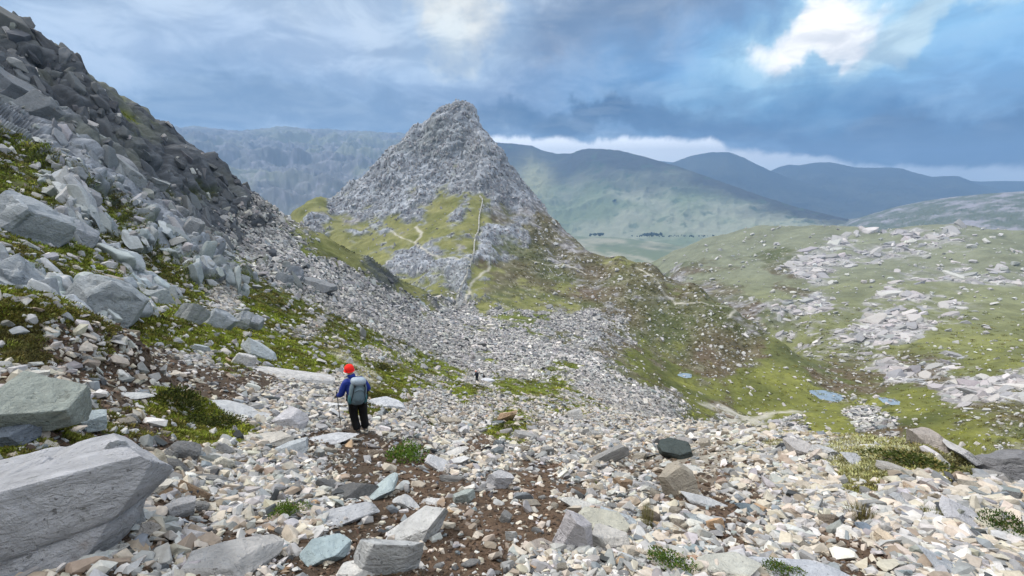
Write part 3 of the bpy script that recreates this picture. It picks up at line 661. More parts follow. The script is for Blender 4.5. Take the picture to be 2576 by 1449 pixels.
def build_far():
    ridge('far_mountain', [(380,330,7000),(440,324,7000),(480,319,7000),(520,324,7000),(600,333,7000),(690,322,7000),(730,321,7000),(800,326,7000),(870,328,7000),(940,331,7000),(1000,336,7000),(1060,340,7000),(1160,345,7000)],
          [(380,640,2300),(700,640,2300),(1160,640,2300)], rough=1.5, colf=far_left, seed=2, nr=130, nc=320, shape=1.0, gully=1.3)
    ridge('hill', [(1180,352,6200),(1240,358,6000),(1290,361,6000),(1340,367,6000),(1362,378,6000),(1400,387,5900),(1440,386,5800),(1455,378,5700),(1475,374,5600),(1510,374,5500),(1560,379,5400),(1620,394,5300),(1700,417,5100),
                   (1800,452,4900),(1900,488,4700),(2000,520,4500),(2080,540,4400),(2160,560,4300),(2300,572,4200)],
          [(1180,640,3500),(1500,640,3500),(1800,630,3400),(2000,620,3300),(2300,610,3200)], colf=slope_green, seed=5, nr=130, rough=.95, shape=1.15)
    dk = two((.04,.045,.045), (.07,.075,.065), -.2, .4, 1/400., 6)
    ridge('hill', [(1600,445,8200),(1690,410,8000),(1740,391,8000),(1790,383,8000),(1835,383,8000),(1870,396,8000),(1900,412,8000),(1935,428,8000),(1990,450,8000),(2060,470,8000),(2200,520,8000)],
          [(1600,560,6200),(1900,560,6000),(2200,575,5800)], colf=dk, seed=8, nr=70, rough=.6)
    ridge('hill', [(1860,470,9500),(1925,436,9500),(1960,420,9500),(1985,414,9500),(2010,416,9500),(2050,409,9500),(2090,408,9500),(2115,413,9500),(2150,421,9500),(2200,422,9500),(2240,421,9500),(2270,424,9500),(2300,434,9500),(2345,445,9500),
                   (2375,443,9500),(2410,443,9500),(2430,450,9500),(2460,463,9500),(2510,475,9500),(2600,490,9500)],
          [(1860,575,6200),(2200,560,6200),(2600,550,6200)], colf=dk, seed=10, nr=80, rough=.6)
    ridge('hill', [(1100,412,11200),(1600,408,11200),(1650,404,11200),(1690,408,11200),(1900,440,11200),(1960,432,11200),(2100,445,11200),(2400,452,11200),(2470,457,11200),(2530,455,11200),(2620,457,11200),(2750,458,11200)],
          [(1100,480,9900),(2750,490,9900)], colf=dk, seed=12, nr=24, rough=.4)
    rk = two((.11,.125,.085), (.28,.265,.29), -.10, .35, 1/70., 15)
    ridge('hill', [(1900,640,4200),(2060,592,4200),(2140,556,4000),(2200,536,3900),(2260,519,3900),(2330,505,3800),(2400,495,3800),(2500,486,3700),(2576,481,3700),(2750,470,3700)],
          [(1900,660,2700),(2400,604,2500),(2750,606,2500)], colf=rk, seed=14, nr=90, rough=1.6)
    # valley floor
    n = 260; az = np.linspace(math.radians(-62), math.radians(62), n); ln = np.linspace(math.log(1500), math.log(12000), 120)
    AZ, LN = np.meshgrid(az, ln); r = np.exp(LN)
    z = -475 - 0*r; P = np.stack([r*np.sin(AZ), r*np.cos(AZ), z], -1).astype(np.float32).reshape(-1, 3)
    P[:, 2] += fbm(P, 1/700., 4, .5, 44)*22
    k = np.clip(fbm(P*np.array([1,.5,1],np.float32), 1/190., 5, .65, 45)*3.2+.5, 0, 1)
    c = lerp(A3(.15,.175,.09)*np.ones_like(P), A3(.33,.31,.22), k)
    i, j = np.meshgrid(np.arange(119), np.arange(n-1), indexing='ij'); a = (i*n+j).ravel()
    structure(link('valley_floor', mesh_from('valley_floor', P, np.stack([a, a+1, a+n+1, a+n], 1), c, mat=FM)))
    # land all round, out of sight behind the camera and beyond
    m = 96; ring = []; fc = []
    for k_, (rr, zz) in enumerate(((1400, -520), (4000, -520), (12500, -520))):
        for q in range(m): a_ = 2*math.pi*q/m; ring.append((rr*math.sin(a_), rr*math.cos(a_), zz))
    for k_ in range(2):
        for q in range(m): fc.append((k_*m+q, k_*m+(q+1) % m, (k_+1)*m+(q+1) % m, (k_+1)*m+q))
    structure(link('lowland', mesh_from('lowland', np.array(ring), np.array(fc), np.tile(A3(.12,.15,.07), (len(ring), 1)), mat=FM)))
build_far()
HAZE = 1.4e-4
def build_haze():
    bm = bmesh.new(); bmesh.ops.create_cube(bm, size=1); me = bpy.data.meshes.new('haze'); bm.to_mesh(me); bm.free()
    z0, z1 = -760, 860
    o = link('haze', me); o.scale = (25600, 25600, z1-z0); o.location = (0, 0, (z0+z1)/2); tag(o, None, None, kind='stuff')
    m = bpy.data.materials.new('haze_air'); m.use_nodes = True; t = m.node_tree; t.nodes.clear()
    v = t.nodes.new('ShaderNodeVolumePrincipled'); v.inputs['Color'].default_value = (.25, .42, .68, 1); v.inputs['Density'].default_value = HAZE
    v.inputs['Anisotropy'].default_value = .1
    out = t.nodes.new('ShaderNodeOutputMaterial'); t.links.new(v.outputs[0], out.inputs['Volume']); me.materials.append(m)
build_haze()
print('far', time.time()-T0)
# ------------------------------------------------------------------ stone
def stone_material(name, source, rough_scale=1.0):
    m = bpy.data.materials.new(name); m.use_nodes = True; g = NG(m.node_tree); b = m.node_tree.nodes['Principled BSDF']
    if source == 'object':
        base = g.add('ShaderNodeObjectInfo').outputs['Color']
    else:
        base = g.add('ShaderNodeAttribute', attribute_name='tint', attribute_type='INSTANCER').outputs['Color']
    co = g.add('ShaderNodeTexCoord').outputs['Object'] if source == 'object' else g.add('ShaderNodeNewGeometry').outputs['Position']
    k = rough_scale
    n1 = g.noise(co, 2.2*k, 7, .62, .8); n2 = g.noise(co, 9*k, 8, .68, .4)
    st = g.add('ShaderNodeMapping'); g.l.new(co, st.inputs[0]); st.inputs['Rotation'].default_value = (.5, .25, .6); st.inputs['Scale'].default_value = (1, 1, 3.2)
    n3 = g.noise(st.outputs[0], 2.1*k, 7, .68, 1.8)
    f = g.m('ADD', g.m('MULTIPLY', g.m('SUBTRACT', n1, .5), .9), g.m('ADD', g.m('MULTIPLY', g.m('SUBTRACT', n2, .5), .65), g.m('MULTIPLY', g.m('SUBTRACT', n3, .5), .45)))
    col = g.vm('SCALE', base, scale=g.m('ADD', 1.0, f))
    # rust and lichen of their own
    col = g.mix(g.m('MULTIPLY', g.ramp(g.noise(co, 1.3*k, 5, .6, 1.2), .60, .74), .45), col, (.30, .19, .10, 1))
    col = g.mix(g.m('MULTIPLY', g.ramp(g.noise(co, 5.2*k, 6, .7, .5), .60, .68), .45), col, (.10, .105, .085, 1))
    if source == 'object':
        wp = g.vm('ADD', co, g.vm('SCALE', g.vm('SUBTRACT', g.noise(co, 1.6, 4, .6, .3, col=True), (.5, .5, .5)), scale=.35))
        vo = g.add('ShaderNodeTexVoronoi', feature='DISTANCE_TO_EDGE'); g.l.new(wp, vo.inputs['Vector']); vo.inputs['Scale'].default_value = 2.3
        vo2 = g.add('ShaderNodeTexVoronoi', feature='DISTANCE_TO_EDGE'); g.l.new(g.vm('MULTIPLY', wp, (1, 1, 2.2)), vo2.inputs['Vector']); vo2.inputs['Scale'].default_value = 5.5
        gate = g.ramp(g.noise(co, 1.1, 3, .5), .42, .60)
        crack = g.m('MULTIPLY', g.ramp(vo2.outputs['Distance'], .05, .0), g.m('MULTIPLY', gate, g.ramp(n1, .45, .6)))
        cre = g.noise(g.vm('MULTIPLY', wp, (1, 1.6, .8)), .9, 9, .62, .9); crev = g.ramp(g.m('ABSOLUTE', g.m('SUBTRACT', cre, .5)), .035, 0)
        crack = g.m('ADD', g.m('MULTIPLY', crack, .15), g.m('MULTIPLY', g.m('MULTIPLY', crev, gate), .22))
        sp_ = g.ramp(g.noise(co, 26, 3, .5), .66, .70); col = g.mix(g.m('MULTIPLY', sp_, .6), col, (.06, .06, .055, 1))
    g.l.new(col, b.inputs['Base Color']); b.inputs['Roughness'].default_value = .85; b.inputs['Specular IOR Level'].default_value = .25
    if source == 'object':
        h = g.m('ADD', g.m('MULTIPLY', n3, .8), g.m('ADD', g.m('MULTIPLY', n2, .7), g.m('MULTIPLY', n1, 1.3))); h = g.m('SUBTRACT', h, g.m('MULTIPLY', crack, .55))
        bp = g.add('ShaderNodeBump'); bp.inputs['Strength'].default_value = 1.0; bp.inputs['Distance'].default_value = .09
        g.l.new(h, bp.inputs['Height']); g.l.new(bp.outputs[0], b.inputs['Normal'])
    return m
M_STONE = stone_material('weathered_stone', 'object'); M_SCAT = stone_material('loose_stone', 'instance', 3.0)
def sphere(n):
    bm = bmesh.new(); bmesh.ops.create_icosphere(bm, subdivisions=n, radius=1); bm.verts.ensure_lookup_table()
    V = np.array([v.co for v in bm.verts], np.float32); F = np.array([[v.index for v in f.verts] for f in bm.faces], np.int32); bm.free(); return V, F
SPH = {n: sphere(n) for n in (1, 2, 3, 4, 5, 6)}
def rock_shape(seed, n=4, cuts=12, soft=.0, slab=.5, noise=.05, crag=0.0):
    """angular weathered block inside a unit box: a ball cut by planes, split along joints, then worn"""
    rg = np.random.default_rng(seed); V, F = SPH[n]; V = V.copy()*1.15
    pl = []
    tz = rg.normal(0, .16, 2)
    pl.append((np.array([tz[0], tz[1], 1]), .50-.1*rg.random())); pl.append((np.array([-tz[0]*.6, tz[1], -1]), .55))
    a0 = rg.random()*6.28
    for k in range(cuts):
        a = a0+k*2*math.pi/cuts*2.618; zc = rg.normal(0, .35 if k < 5 else .75)
        pl.append((np.array([math.cos(a), math.sin(a), zc]), rg.uniform(.52, .92)))
    for nv, d in pl:
        nv = (nv/np.linalg.norm(nv)).astype(np.float32); ex = np.maximum(V@nv-d, 0); V -= ex[:, None]*nv*(1-soft)
    if noise:
        nn = fbm(V+seed, 1.3, 3, .5, seed % 50)[:, None]; V = V*(1+noise*2.2*nn)
        V += V/np.linalg.norm(V, axis=1, keepdims=True)*(noise*.55*fbm(V+seed, 4.5, 4, .6, seed % 40)[:, None])
    if crag:
        F1, E, h, off = cells(V*np.array([1, 1, 1.0], np.float32), .75, seed, (1, .8, .55), Matrix.Rotation(.5, 3, 'Y') @ Matrix.Rotation(.7, 3, 'Z'))
        rad = V/np.linalg.norm(V, axis=1, keepdims=True)
        V += rad*(crag*((h-.5)*.5+off[:, 0]*.5-.55*np.exp(-E/.10)))[:, None]
    V -= (V.max(0)+V.min(0))/2; V /= (V.max(0)-V.min(0))
    return V, F
def smooth_mesh(V, F, it):
    for _ in range(it):
        S = np.zeros_like(V); c = np.zeros(len(V), np.float32)
        for a, b in ((0,1),(1,2),(2,0)):
            np.add.at(S, F[:, a], V[F[:, b]]); np.add.at(S, F[:, b], V[F[:, a]]); np.add.at(c, F[:, a], 1); np.add.at(c, F[:, b], 1)
        V = V*.5+S/c[:, None]*.5
    return V
def hull_stone(seed, n=14):
    rg = np.random.default_rng(seed); bm = bmesh.new()
    p = rg.normal(0, 1, (n, 3)); p /= np.linalg.norm(p, axis=1, keepdims=True); p = np.sign(p)*np.abs(p)**.65
    for q in p*np.array([.5, .42, .32]): bm.verts.new(q)
    r = bmesh.ops.convex_hull(bm, input=bm.verts); junk = [e for e in r['geom_interior'] if isinstance(e, bmesh.types.BMVert)]
    bmesh.ops.delete(bm, geom=junk, context='VERTS')
    me = bpy.data.meshes.new('stone'); bm.to_mesh(me); bm.free(); return me
# ------------------------------------------------------------------ scattering (uncountable scree and turf)
def euler_from(nrm, yaw, tx, ty):
    """euler angles (n,3) standing on a normal with a yaw and a little tumble"""
    out = np.empty((len(nrm), 3), np.float32)
    Z = Vector((0, 0, 1))
    for i in range(len(nrm)):
        q = Z.rotation_difference(Vector(nrm[i])) @ Euler((tx[i], ty[i], yaw[i])).to_quaternion()
        out[i] = q.to_euler()
    return out
def scatter(name, P, rot, scl, tint, idx, protos, kind='stuff'):
    col = bpy.data.collections.new(name+'_pieces')
    for k, me in enumerate(protos):
        col.objects.link(bpy.data.objects.new('%s_piece_%02d' % (name, k), me))
    me = bpy.data.meshes.new(name); me.vertices.add(len(P)); me.vertices.foreach_set('co', np.asarray(P, np.float32).ravel())
    for nm, ty, arr, key in (('rot', 'FLOAT_VECTOR', rot, 'vector'), ('scl', 'FLOAT_VECTOR', scl, 'vector'), ('idx', 'INT', idx, 'value')):
        a = me.attributes.new(nm, ty, 'POINT'); a.data.foreach_set(key, np.asarray(arr, np.int32 if ty == 'INT' else np.float32).ravel())
    a = me.attributes.new('tint', 'FLOAT_COLOR', 'POINT'); a.data.foreach_set('color', np.concatenate([tint, np.ones((len(P), 1))], 1).astype(np.float32).ravel())
    o = link(name, me); o['kind'] = kind
    ng = bpy.data.node_groups.new(name, 'GeometryNodeTree'); ng.interface.new_socket('Geometry', in_out='INPUT', socket_type='NodeSocketGeometry'); ng.interface.new_socket('Geometry', in_out='OUTPUT', socket_type='NodeSocketGeometry')
    N, L = ng.nodes, ng.links; gi = N.new('NodeGroupInput'); go = N.new('NodeGroupOutput')
    ci = N.new('GeometryNodeCollectionInfo'); ci.inputs['Collection'].default_value = col; ci.inputs['Separate Children'].default_value = True; ci.inputs['Reset Children'].default_value = True
    ip = N.new('GeometryNodeInstanceOnPoints'); ip.inputs['Pick Instance'].default_value = True
    def attr(nm, ty):
        n = N.new('GeometryNodeInputNamedAttribute'); n.data_type = ty; n.inputs['Name'].default_value = nm; return n.outputs['Attribute']
    er = N.new('FunctionNodeEulerToRotation'); L.new(attr('rot', 'FLOAT_VECTOR'), er.inputs[0])
    L.new(gi.outputs[0], ip.inputs['Points']); L.new(ci.outputs[0], ip.inputs['Instance']); L.new(attr('idx', 'INT'), ip.inputs['Instance Index'])
    L.new(er.outputs[0], ip.inputs['Rotation']); L.new(attr('scl', 'FLOAT_VECTOR'), ip.inputs['Scale']); L.new(ip.outputs[0], go.inputs[0])
    md = o.modifiers.new('pieces', 'NODES'); md.node_group = ng
    return o
UV = np.stack(view(PG), -1)*(1024/2576.)
PGn = NG_
def quad_area():
    a = UV[1:, 1:]-UV[:-1, :-1]; b = UV[1:, :-1]-UV[:-1, 1:]
    A = -(a[..., 0]*b[..., 1]-a[..., 1]*b[..., 0])*.5
    c = (PG[:-1, :-1]+PG[1:, 1:])*.5; dirc = -c/np.linalg.norm(c, axis=-1, keepdims=True)
    face = (PGn[:-1, :-1]*dirc).sum(-1)
    inside = (UV[:-1, :-1, 0] > -60) & (UV[:-1, :-1, 0] < 1084) & (UV[:-1, :-1, 1] > -60) & (UV[:-1, :-1, 1] < 660) & (c[..., 1] > .5)
    return np.where((face > 0) & inside, np.abs(A), 0)
QA = quad_area(); QR = RM_[:-1, :-1]; QZ = AZM[:-1, :-1]
Wg = W.reshape(NR, NC, 5)[:-1, :-1]
PTHg = (1-pth.reshape(NR, NC)[:-1, :-1])
def pick(weight, n):
    p = np.maximum(weight*np.where(QR > 60, PTHg, 1), 0).ravel(); p = p/p.sum(); k = RNG.choice(len(p), n, p=p); i, j = k//(NC-1), k % (NC-1)
    fi, fj = RNG.random(n), RNG.random(n)
    return bil(PG, i+fi*.999, j+fj*.999), PGn[i, j], R1.reshape(NR, NC)[i, j], i, j
def palette(n, cols, wts, var=.10):
    c = np.array(cols)[RNG.choice(len(cols), n, p=np.array(wts)/sum(wts))]
    return np.clip(c*(1+RNG.normal(0, var, (n, 1)))*(1+RNG.normal(0, .02, (n, 3))), .01, .9)
CREAM, WHITE, PALE, GREY, BLUE, DARK, RUST, TAN = (.46,.415,.345), (.55,.53,.50), (.385,.38,.37), (.25,.25,.25), (.20,.225,.24), (.06,.065,.07), (.37,.26,.17), (.29,.24,.19)
HULLS = [hull_stone(100+k, 11+k % 5) for k in range(16)]
for h in HULLS: h.materials.append(M_SCAT)
def stones(name, weight, n, size, tint_f, flat=(.35, .75), sink=.12, tumble=.35, protos=None, long_=1.0, grain=None):
    P, N, R, i, j = pick(weight, n)
    s = size(R, n); yaw = RNG.random(n)*6.283
    rot = euler_from(N/np.linalg.norm(N, axis=1, keepdims=True), yaw, RNG.normal(0, tumble, n), RNG.normal(0, tumble, n))
    if grain is not None:
        for q in range(n):
            z = Vector(N[q]); x = Vector(grain)+Vector(RNG.normal(0, .22, 3)); x = (x-z*x.dot(z)).normalized(); y = z.cross(x)
            rot[q] = (Matrix((x, y, z)).transposed() @ Euler((RNG.normal(0, tumble), RNG.normal(0, tumble*.6), 0)).to_matrix()).to_euler()
    scl = np.stack([s*RNG.uniform(.9, 1.35*long_, n), s*RNG.uniform(.6, 1.0, n), s*RNG.uniform(flat[0], flat[1], n)/.64], 1)
    P = P+N*(s*(flat[0]+flat[1])*.25-s*sink)[:, None]
    pr = protos or HULLS
    return scatter(name, P, rot, scl, tint_f(n, R, i, j), RNG.integers(0, len(pr), n), pr)
sz_px = lambda R: np.clip(.029+.0058*R, 0, .95)
nearw = np.clip((300-QR)/60, 0, 1)
def cliffmask(): return np.ones_like(QR)
wt = QA/(sz_px(QR)/QR*430)**2*(Wg[..., 0]**1.0+.10*Wg[..., 4]+.02*Wg[..., 1]*(QR < 90))*nearw
v1g = v1.reshape(NR, NC)
def t_scree(n, R, i, j):
    near_c = palette(n, [CREAM, WHITE, PALE, GREY, BLUE, DARK, RUST, TAN], [34, 9, 28, 15, 4, 3, .7, 8])
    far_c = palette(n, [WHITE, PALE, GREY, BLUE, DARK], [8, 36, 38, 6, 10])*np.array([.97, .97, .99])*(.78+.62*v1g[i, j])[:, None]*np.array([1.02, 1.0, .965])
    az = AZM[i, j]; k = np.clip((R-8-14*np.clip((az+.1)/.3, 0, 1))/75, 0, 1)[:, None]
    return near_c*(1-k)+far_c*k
def s_scree(R, n): return sz_px(R)*np.clip(np.exp(RNG.normal(-.05, 1, n)*np.where(R < 14, .62, .42)), .35, np.where(R < 14, 3.8, 2.6))
stones('scree_stones', wt, 95000, s_scree, t_scree, flat=(.30, .62))
clod = lambda n, R, i, j: palette(n, [(.085,.055,.036), (.12,.08,.055), (.06,.045,.035), (.20,.17,.14)], [5, 4, 4, 1])
stones('soil_clods', QA*Wg[..., 4]*(QR < 40), 16000, lambda R, n: (.012+.0045*R)*np.clip(RNG.lognormal(0, .5, n), .4, 2.6), clod, flat=(.35, .7), sink=.2)
# bigger blocks among them further down
wt2 = QA/(.020*430)**2*(Wg[..., 0]+.05*Wg[..., 4])*np.clip((QR-13)/4, 0, 1)*nearw
stones('scree_blocks', wt2, 1500, lambda R, n: R*.012*np.clip(RNG.lognormal(0, .35, n), .6, 2.2), t_scree, flat=(.25, .55), tumble=.3)
print('scree', time.time()-T0)
RB = []
for k in range(12):
    V, F = rock_shape(300+k, 4, 12, .05, noise=.05, crag=.06)
    me = mesh_from('boulder', V, F, smooth=False, mat=M_SCAT); RB.append(me)
RC = []
for k in range(10):
    V, F = rock_shape(340+k, 4, 13, .06, noise=.07, crag=.10); V = smooth_mesh(V, F, 1)
    RC.append(mesh_from('boulder', V, F, smooth=True, mat=M_SCAT))
isl = (QZ < math.radians(-2)) & (QR < 270)
ismt = (QZ < math.radians(17)) & (QR > 250); iscw = (QZ >= math.radians(15)) & (QR > 60)
def t_crag(n, R, i, j): return palette(n, [(.225,.245,.27), (.27,.29,.315), (.19,.21,.24), (.34,.355,.37)], [4, 4, 3, 1.5])*(1-.66*np.clip((R-45)/60, 0, 1))[:, None]  # blocks high on the crag carry the same painted shade
def steep_rot(o): pass
RG = np.clip(RIB.reshape(NR, NC)[:-1, :-1]*2+.45, 0, 1)
stones('hillside_boulders', QA*Wg[..., 3]*RG*isl*(QR > 10)*(QR <= 50), 620, lambda R, n: R*.015*np.clip(RNG.lognormal(0, .5, n), .35, 2.4), lambda n, R, i, j: palette(n, [(.30,.33,.35), (.36,.38,.39), (.25,.27,.28)], [4, 3, 3]), flat=(.45, .8), sink=.34, tumble=.12, protos=RC, long_=2.4, grain=(.50, -.25, -.85))
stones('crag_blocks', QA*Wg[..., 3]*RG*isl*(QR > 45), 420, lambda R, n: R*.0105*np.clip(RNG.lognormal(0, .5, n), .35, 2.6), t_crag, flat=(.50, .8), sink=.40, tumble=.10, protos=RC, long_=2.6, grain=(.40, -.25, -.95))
stones('turf_stones', QA*(.7*Wg[..., 1]+.12*Wg[..., 3]+.7*Wg[..., 0])*isl*(QR > 8)*np.where(QR > 70, .45, 1), 2300, lambda R, n: R*.0085*np.clip(RNG.lognormal(0, .5, n), .4, 2.6),
       lambda n, R, i, j: palette(n, [WHITE, PALE, GREY, (.33,.34,.35)], [1.5, 4, 4, 4]), flat=(.35, .8), sink=.15)
stones('mountain_boulders', QA*(Wg[..., 3]*1.0+.25*Wg[..., 0]+.05*Wg[..., 1])*ismt*(QR < 900), 13000, lambda R, n: R*.0029*np.clip(RNG.lognormal(0, .5, n), .4, 2.4),
       lambda n, R, i, j: palette(n, [(.24,.235,.24), (.20,.20,.21), (.32,.31,.31), (.14,.14,.155)], [4, 4, 2, 2]), flat=(.4, .8), sink=.25, tumble=.4, long_=1.5, grain=(.15, -.3, -.9))
stones('moor_stones', QA*(Wg[..., 2]*.8+.25*Wg[..., 1]+.8*Wg[..., 3])*((QR > 60) & (QZ > math.radians(3)))*np.clip((QR < 1200)*1.0, 0, 1), 7000, lambda R, n: R*.0030*np.clip(RNG.lognormal(0, .65, n), .35, 4.0),
       lambda n, R, i, j: palette(n, [(.50,.49,.47), (.40,.39,.38), PALE], [3, 4, 3]), flat=(.35, .8), sink=.12, tumble=.25)
stones('moor_slabs', QA*(Wg[..., 3]**1.5)*iscw*(QR < 1250), 800, lambda R, n: R*.012*np.clip(RNG.lognormal(0, .4, n), .5, 2.4),
       lambda n, R, i, j: palette(n, [(.36,.345,.34), (.43,.41,.40), (.28,.275,.28)], [4, 3, 3]), flat=(.22, .45), sink=.22, tumble=.16, protos=RB, long_=1.6)
print('boulders', time.time()-T0)
# ------------------------------------------------------------------ turf
def leaf_material(name, source):
    m = bpy.data.materials.new(name); m.use_nodes = True; g = NG(m.node_tree); b = m.node_tree.nodes['Principled BSDF']
    if source == 'object': base = g.add('ShaderNodeObjectInfo').outputs['Color']
    else: base = g.add('ShaderNodeAttribute', attribute_name='tint', attribute_type='INSTANCER').outputs['Color']
    geo = g.add('ShaderNodeNewGeometry').outputs['Position']
    at = g.add('ShaderNodeAttribute', attribute_name='hue').outputs['Fac']
    col = g.vm('SCALE', base, scale=g.m('ADD', .45, g.m('MULTIPLY', at, 1.1)))
    col = g.mix(g.ramp(at, .80, .98), col, (.20, .16, .05, 1))
    g.l.new(col, b.inputs['Base Color']); b.inputs['Roughness'].default_value = .7; b.inputs['Specular IOR Level'].default_value = .2
    return m
M_LEAF = leaf_material('turf_blades', 'instance'); M_LEAF1 = leaf_material('leaf_blades', 'object')
def blade_mesh(name, seed, n, rad, hgt, width, mat, dome=True, lean=.5, seg=2):
    rg = np.random.default_rng(seed); V = []; F = []; H = []
    for k in range(n):
        a = rg.random()*6.283; d = rad*math.sqrt(rg.random()); x, y = d*math.cos(a), d*math.sin(a)
        top = hgt*(1-.75*(d/rad)**2 if dome else 1)*rg.uniform(.6, 1.1); la = a+rg.normal(0, .8); ln = lean*rg.uniform(.2, 1)*(.35+d/rad)
        w = width*rg.uniform(.6, 1.2); pa = rg.random()*6.283; cx, sx = math.cos(pa)*w, math.sin(pa)*w; dx, dy = math.cos(la)*ln*top, math.sin(la)*ln*top
        z0 = top*.25 if dome else 0; b = len(V); h = rg.random()
        V += [(x-cx, y-sx, -.1*hgt), (x+cx, y+sx, -.1*hgt), (x+dx*.45+cx*.7, y+dy*.45+sx*.7, top*.6), (x+dx*.45-cx*.7, y+dy*.45-sx*.7, top*.6), (x+dx, y+dy, top)]
        F += [(b, b+1, b+2, b+3), (b+3, b+2, b+4, b+4)]; H += [h]*5
    Vn = np.array(V, np.float32); quads = [f for f in F if f[2] != f[3]]; tris = [f[:3] for f in F if f[2] == f[3]]
    me = bpy.data.meshes.new(name); me.from_pydata([tuple(v) for v in V], [], quads+tris)
    at = me.attributes.new('hue', 'FLOAT', 'POINT'); at.data.foreach_set('value', np.array(H, np.float32)); me.materials.append(mat)
    return me
TUFTS = [blade_mesh('tuft', 500+k, 34, .55, .45, .05, M_LEAF, lean=.9) for k in range(5)]
def turf(name, weight, n, size, dark_=1.0):
    P, N, R, i, j = pick(weight, n); s = size(R)*RNG.uniform(.6, 1.4, n)
    up = N*.6+np.array([0, 0, .4]); up /= np.linalg.norm(up, axis=1, keepdims=True)
    rot = euler_from(up, RNG.random(n)*6.283, np.zeros(n), np.zeros(n)); c = COL.reshape(NR, NC, 3)[i, j]
    brn = (RNG.random((n, 1)) < .22+.35*(v1g[i, j] < .38)[:, None]); c = np.where(brn, c*.35+np.array([.055, .040, .014]), c)
    tint = c*np.array([1.95, 2.0, 1.35])*np.clip(RNG.lognormal(0, .45, (n, 1)), .4, 2)*dark_
    return scatter(name, P, rot, np.stack([s, s, s*.8], 1), np.clip(tint, .005, .5), RNG.integers(0, len(TUFTS), n), TUFTS)
gd = np.clip(Wg[..., 1]*1.6-.35, 0, 1)
turf('grass', QA*gd*np.clip((140-QR)/40, 0, 1)*(QR > 1.5)/(1+QR/60), 20000, lambda R: np.clip(.05+.011*R, 0, .9))
hd = np.clip(Wg[..., 2]*1.5-.4, 0, 1)
turf('dry_heath', QA*(hd+.25*gd)*(QR > 4)*(QR < 110), 4500, lambda R: np.clip(.05+.010*R, 0, .8), .75)
turf('heather', QA*(hd+.3*gd)*((QR > 100) & (QR < 480) & (QZ > math.radians(0))), 5000, lambda R: R*.006, .9)
print('turf', time.time()-T0)
# ------------------------------------------------------------------ single rocks
def frame_at(u, v):
    P, N = place(u, v); N = N/np.linalg.norm(N); P = Vector(P); f = P.y*CP-P.z*SP
    return P, Vector(N), f
LAND = []                                        # landmarks others are described by
ROCKN = {}
def put_rock(name, cat, box, style, col, label, seed, roll=0, yaw=0, group=None, n=4, lift=0.0, cragk=0, smooth=False, hfac=1.0):
    u0, v0, u1, v1 = box; uc = (u0+u1)/2
    if n == 5 and u1-u0 < 165: n = 4
    P, N, f = frame_at(uc, v0*.35+v1*.65)
    k = f/FPX; Wd, Hh = (u1-u0)*k, (v1-v0)*k
    sight = P.normalized(); th = math.asin(max(-1, min(1, -sight.z)))         # how steeply it is looked down on
    dfac = {'slab': .95, 'block': .72, 'upright': .45, 'boulder': .85, 'face': .8}[style]
    if style == 'slab': dp = max(.35*Wd, (Hh*.80)/max(math.sin(th), .3)*.9); tk = Hh*.32
    elif style == 'block': dp = min(dfac*Wd, Hh*1.0/max(math.sin(th), .25)); tk = max(.35*Hh, (Hh-dp*math.sin(th)*.75)/math.cos(th))
    elif style == 'upright': dp = .42*min(Wd, Hh); tk = Hh*1.08
    elif style == 'boulder': dp = dfac*Wd; tk = max(.55*Hh, (Hh-dp*math.sin(th)*.55)/math.cos(th))
    else: dp = dfac*Wd; tk = Hh*1.05
    tk *= hfac
    az = math.atan2(P.x, P.y)
    up = (Vector((0, 0, 1))*.45+N*.55).normalized() if style in ('slab', 'block') else (Vector((0, 0, 1))*.8+N*.2).normalized()
    x = Vector((math.cos(az), -math.sin(az), 0)); x = (x-up*x.dot(up)).normalized(); y = up.cross(x)
    M = Matrix((x, y, up)).transposed()
    M = Matrix.Rotation(math.radians(-roll), 3, sight) @ M @ Matrix.Rotation(math.radians(yaw), 3, 'Z')
    key = (seed, n, style)
    V, F = rock_shape(seed, n, 13 if style != 'boulder' else 16, .03 if not smooth else .22, noise=.030 if not smooth else .055, crag=cragk)
    if smooth: V = smooth_mesh(V, F, 2)
    V = V*np.array([Wd*1.04, dp, tk], np.float32)
    me = mesh_from(name, V, F, smooth=smooth, mat=M_STONE); o = link(name, me)
    o.matrix_world = Matrix.Translation(P+up*(tk*.26+lift*tk)) @ M.to_4x4()
    o.color = tuple(col)+(1,); tag(o, label, cat, group)
    return o, P, f
G_, B_, BR = GREY, BLUE, (.30,.25,.19)
LG = (.52,.53,.54); VG = (.45,.43,.46)
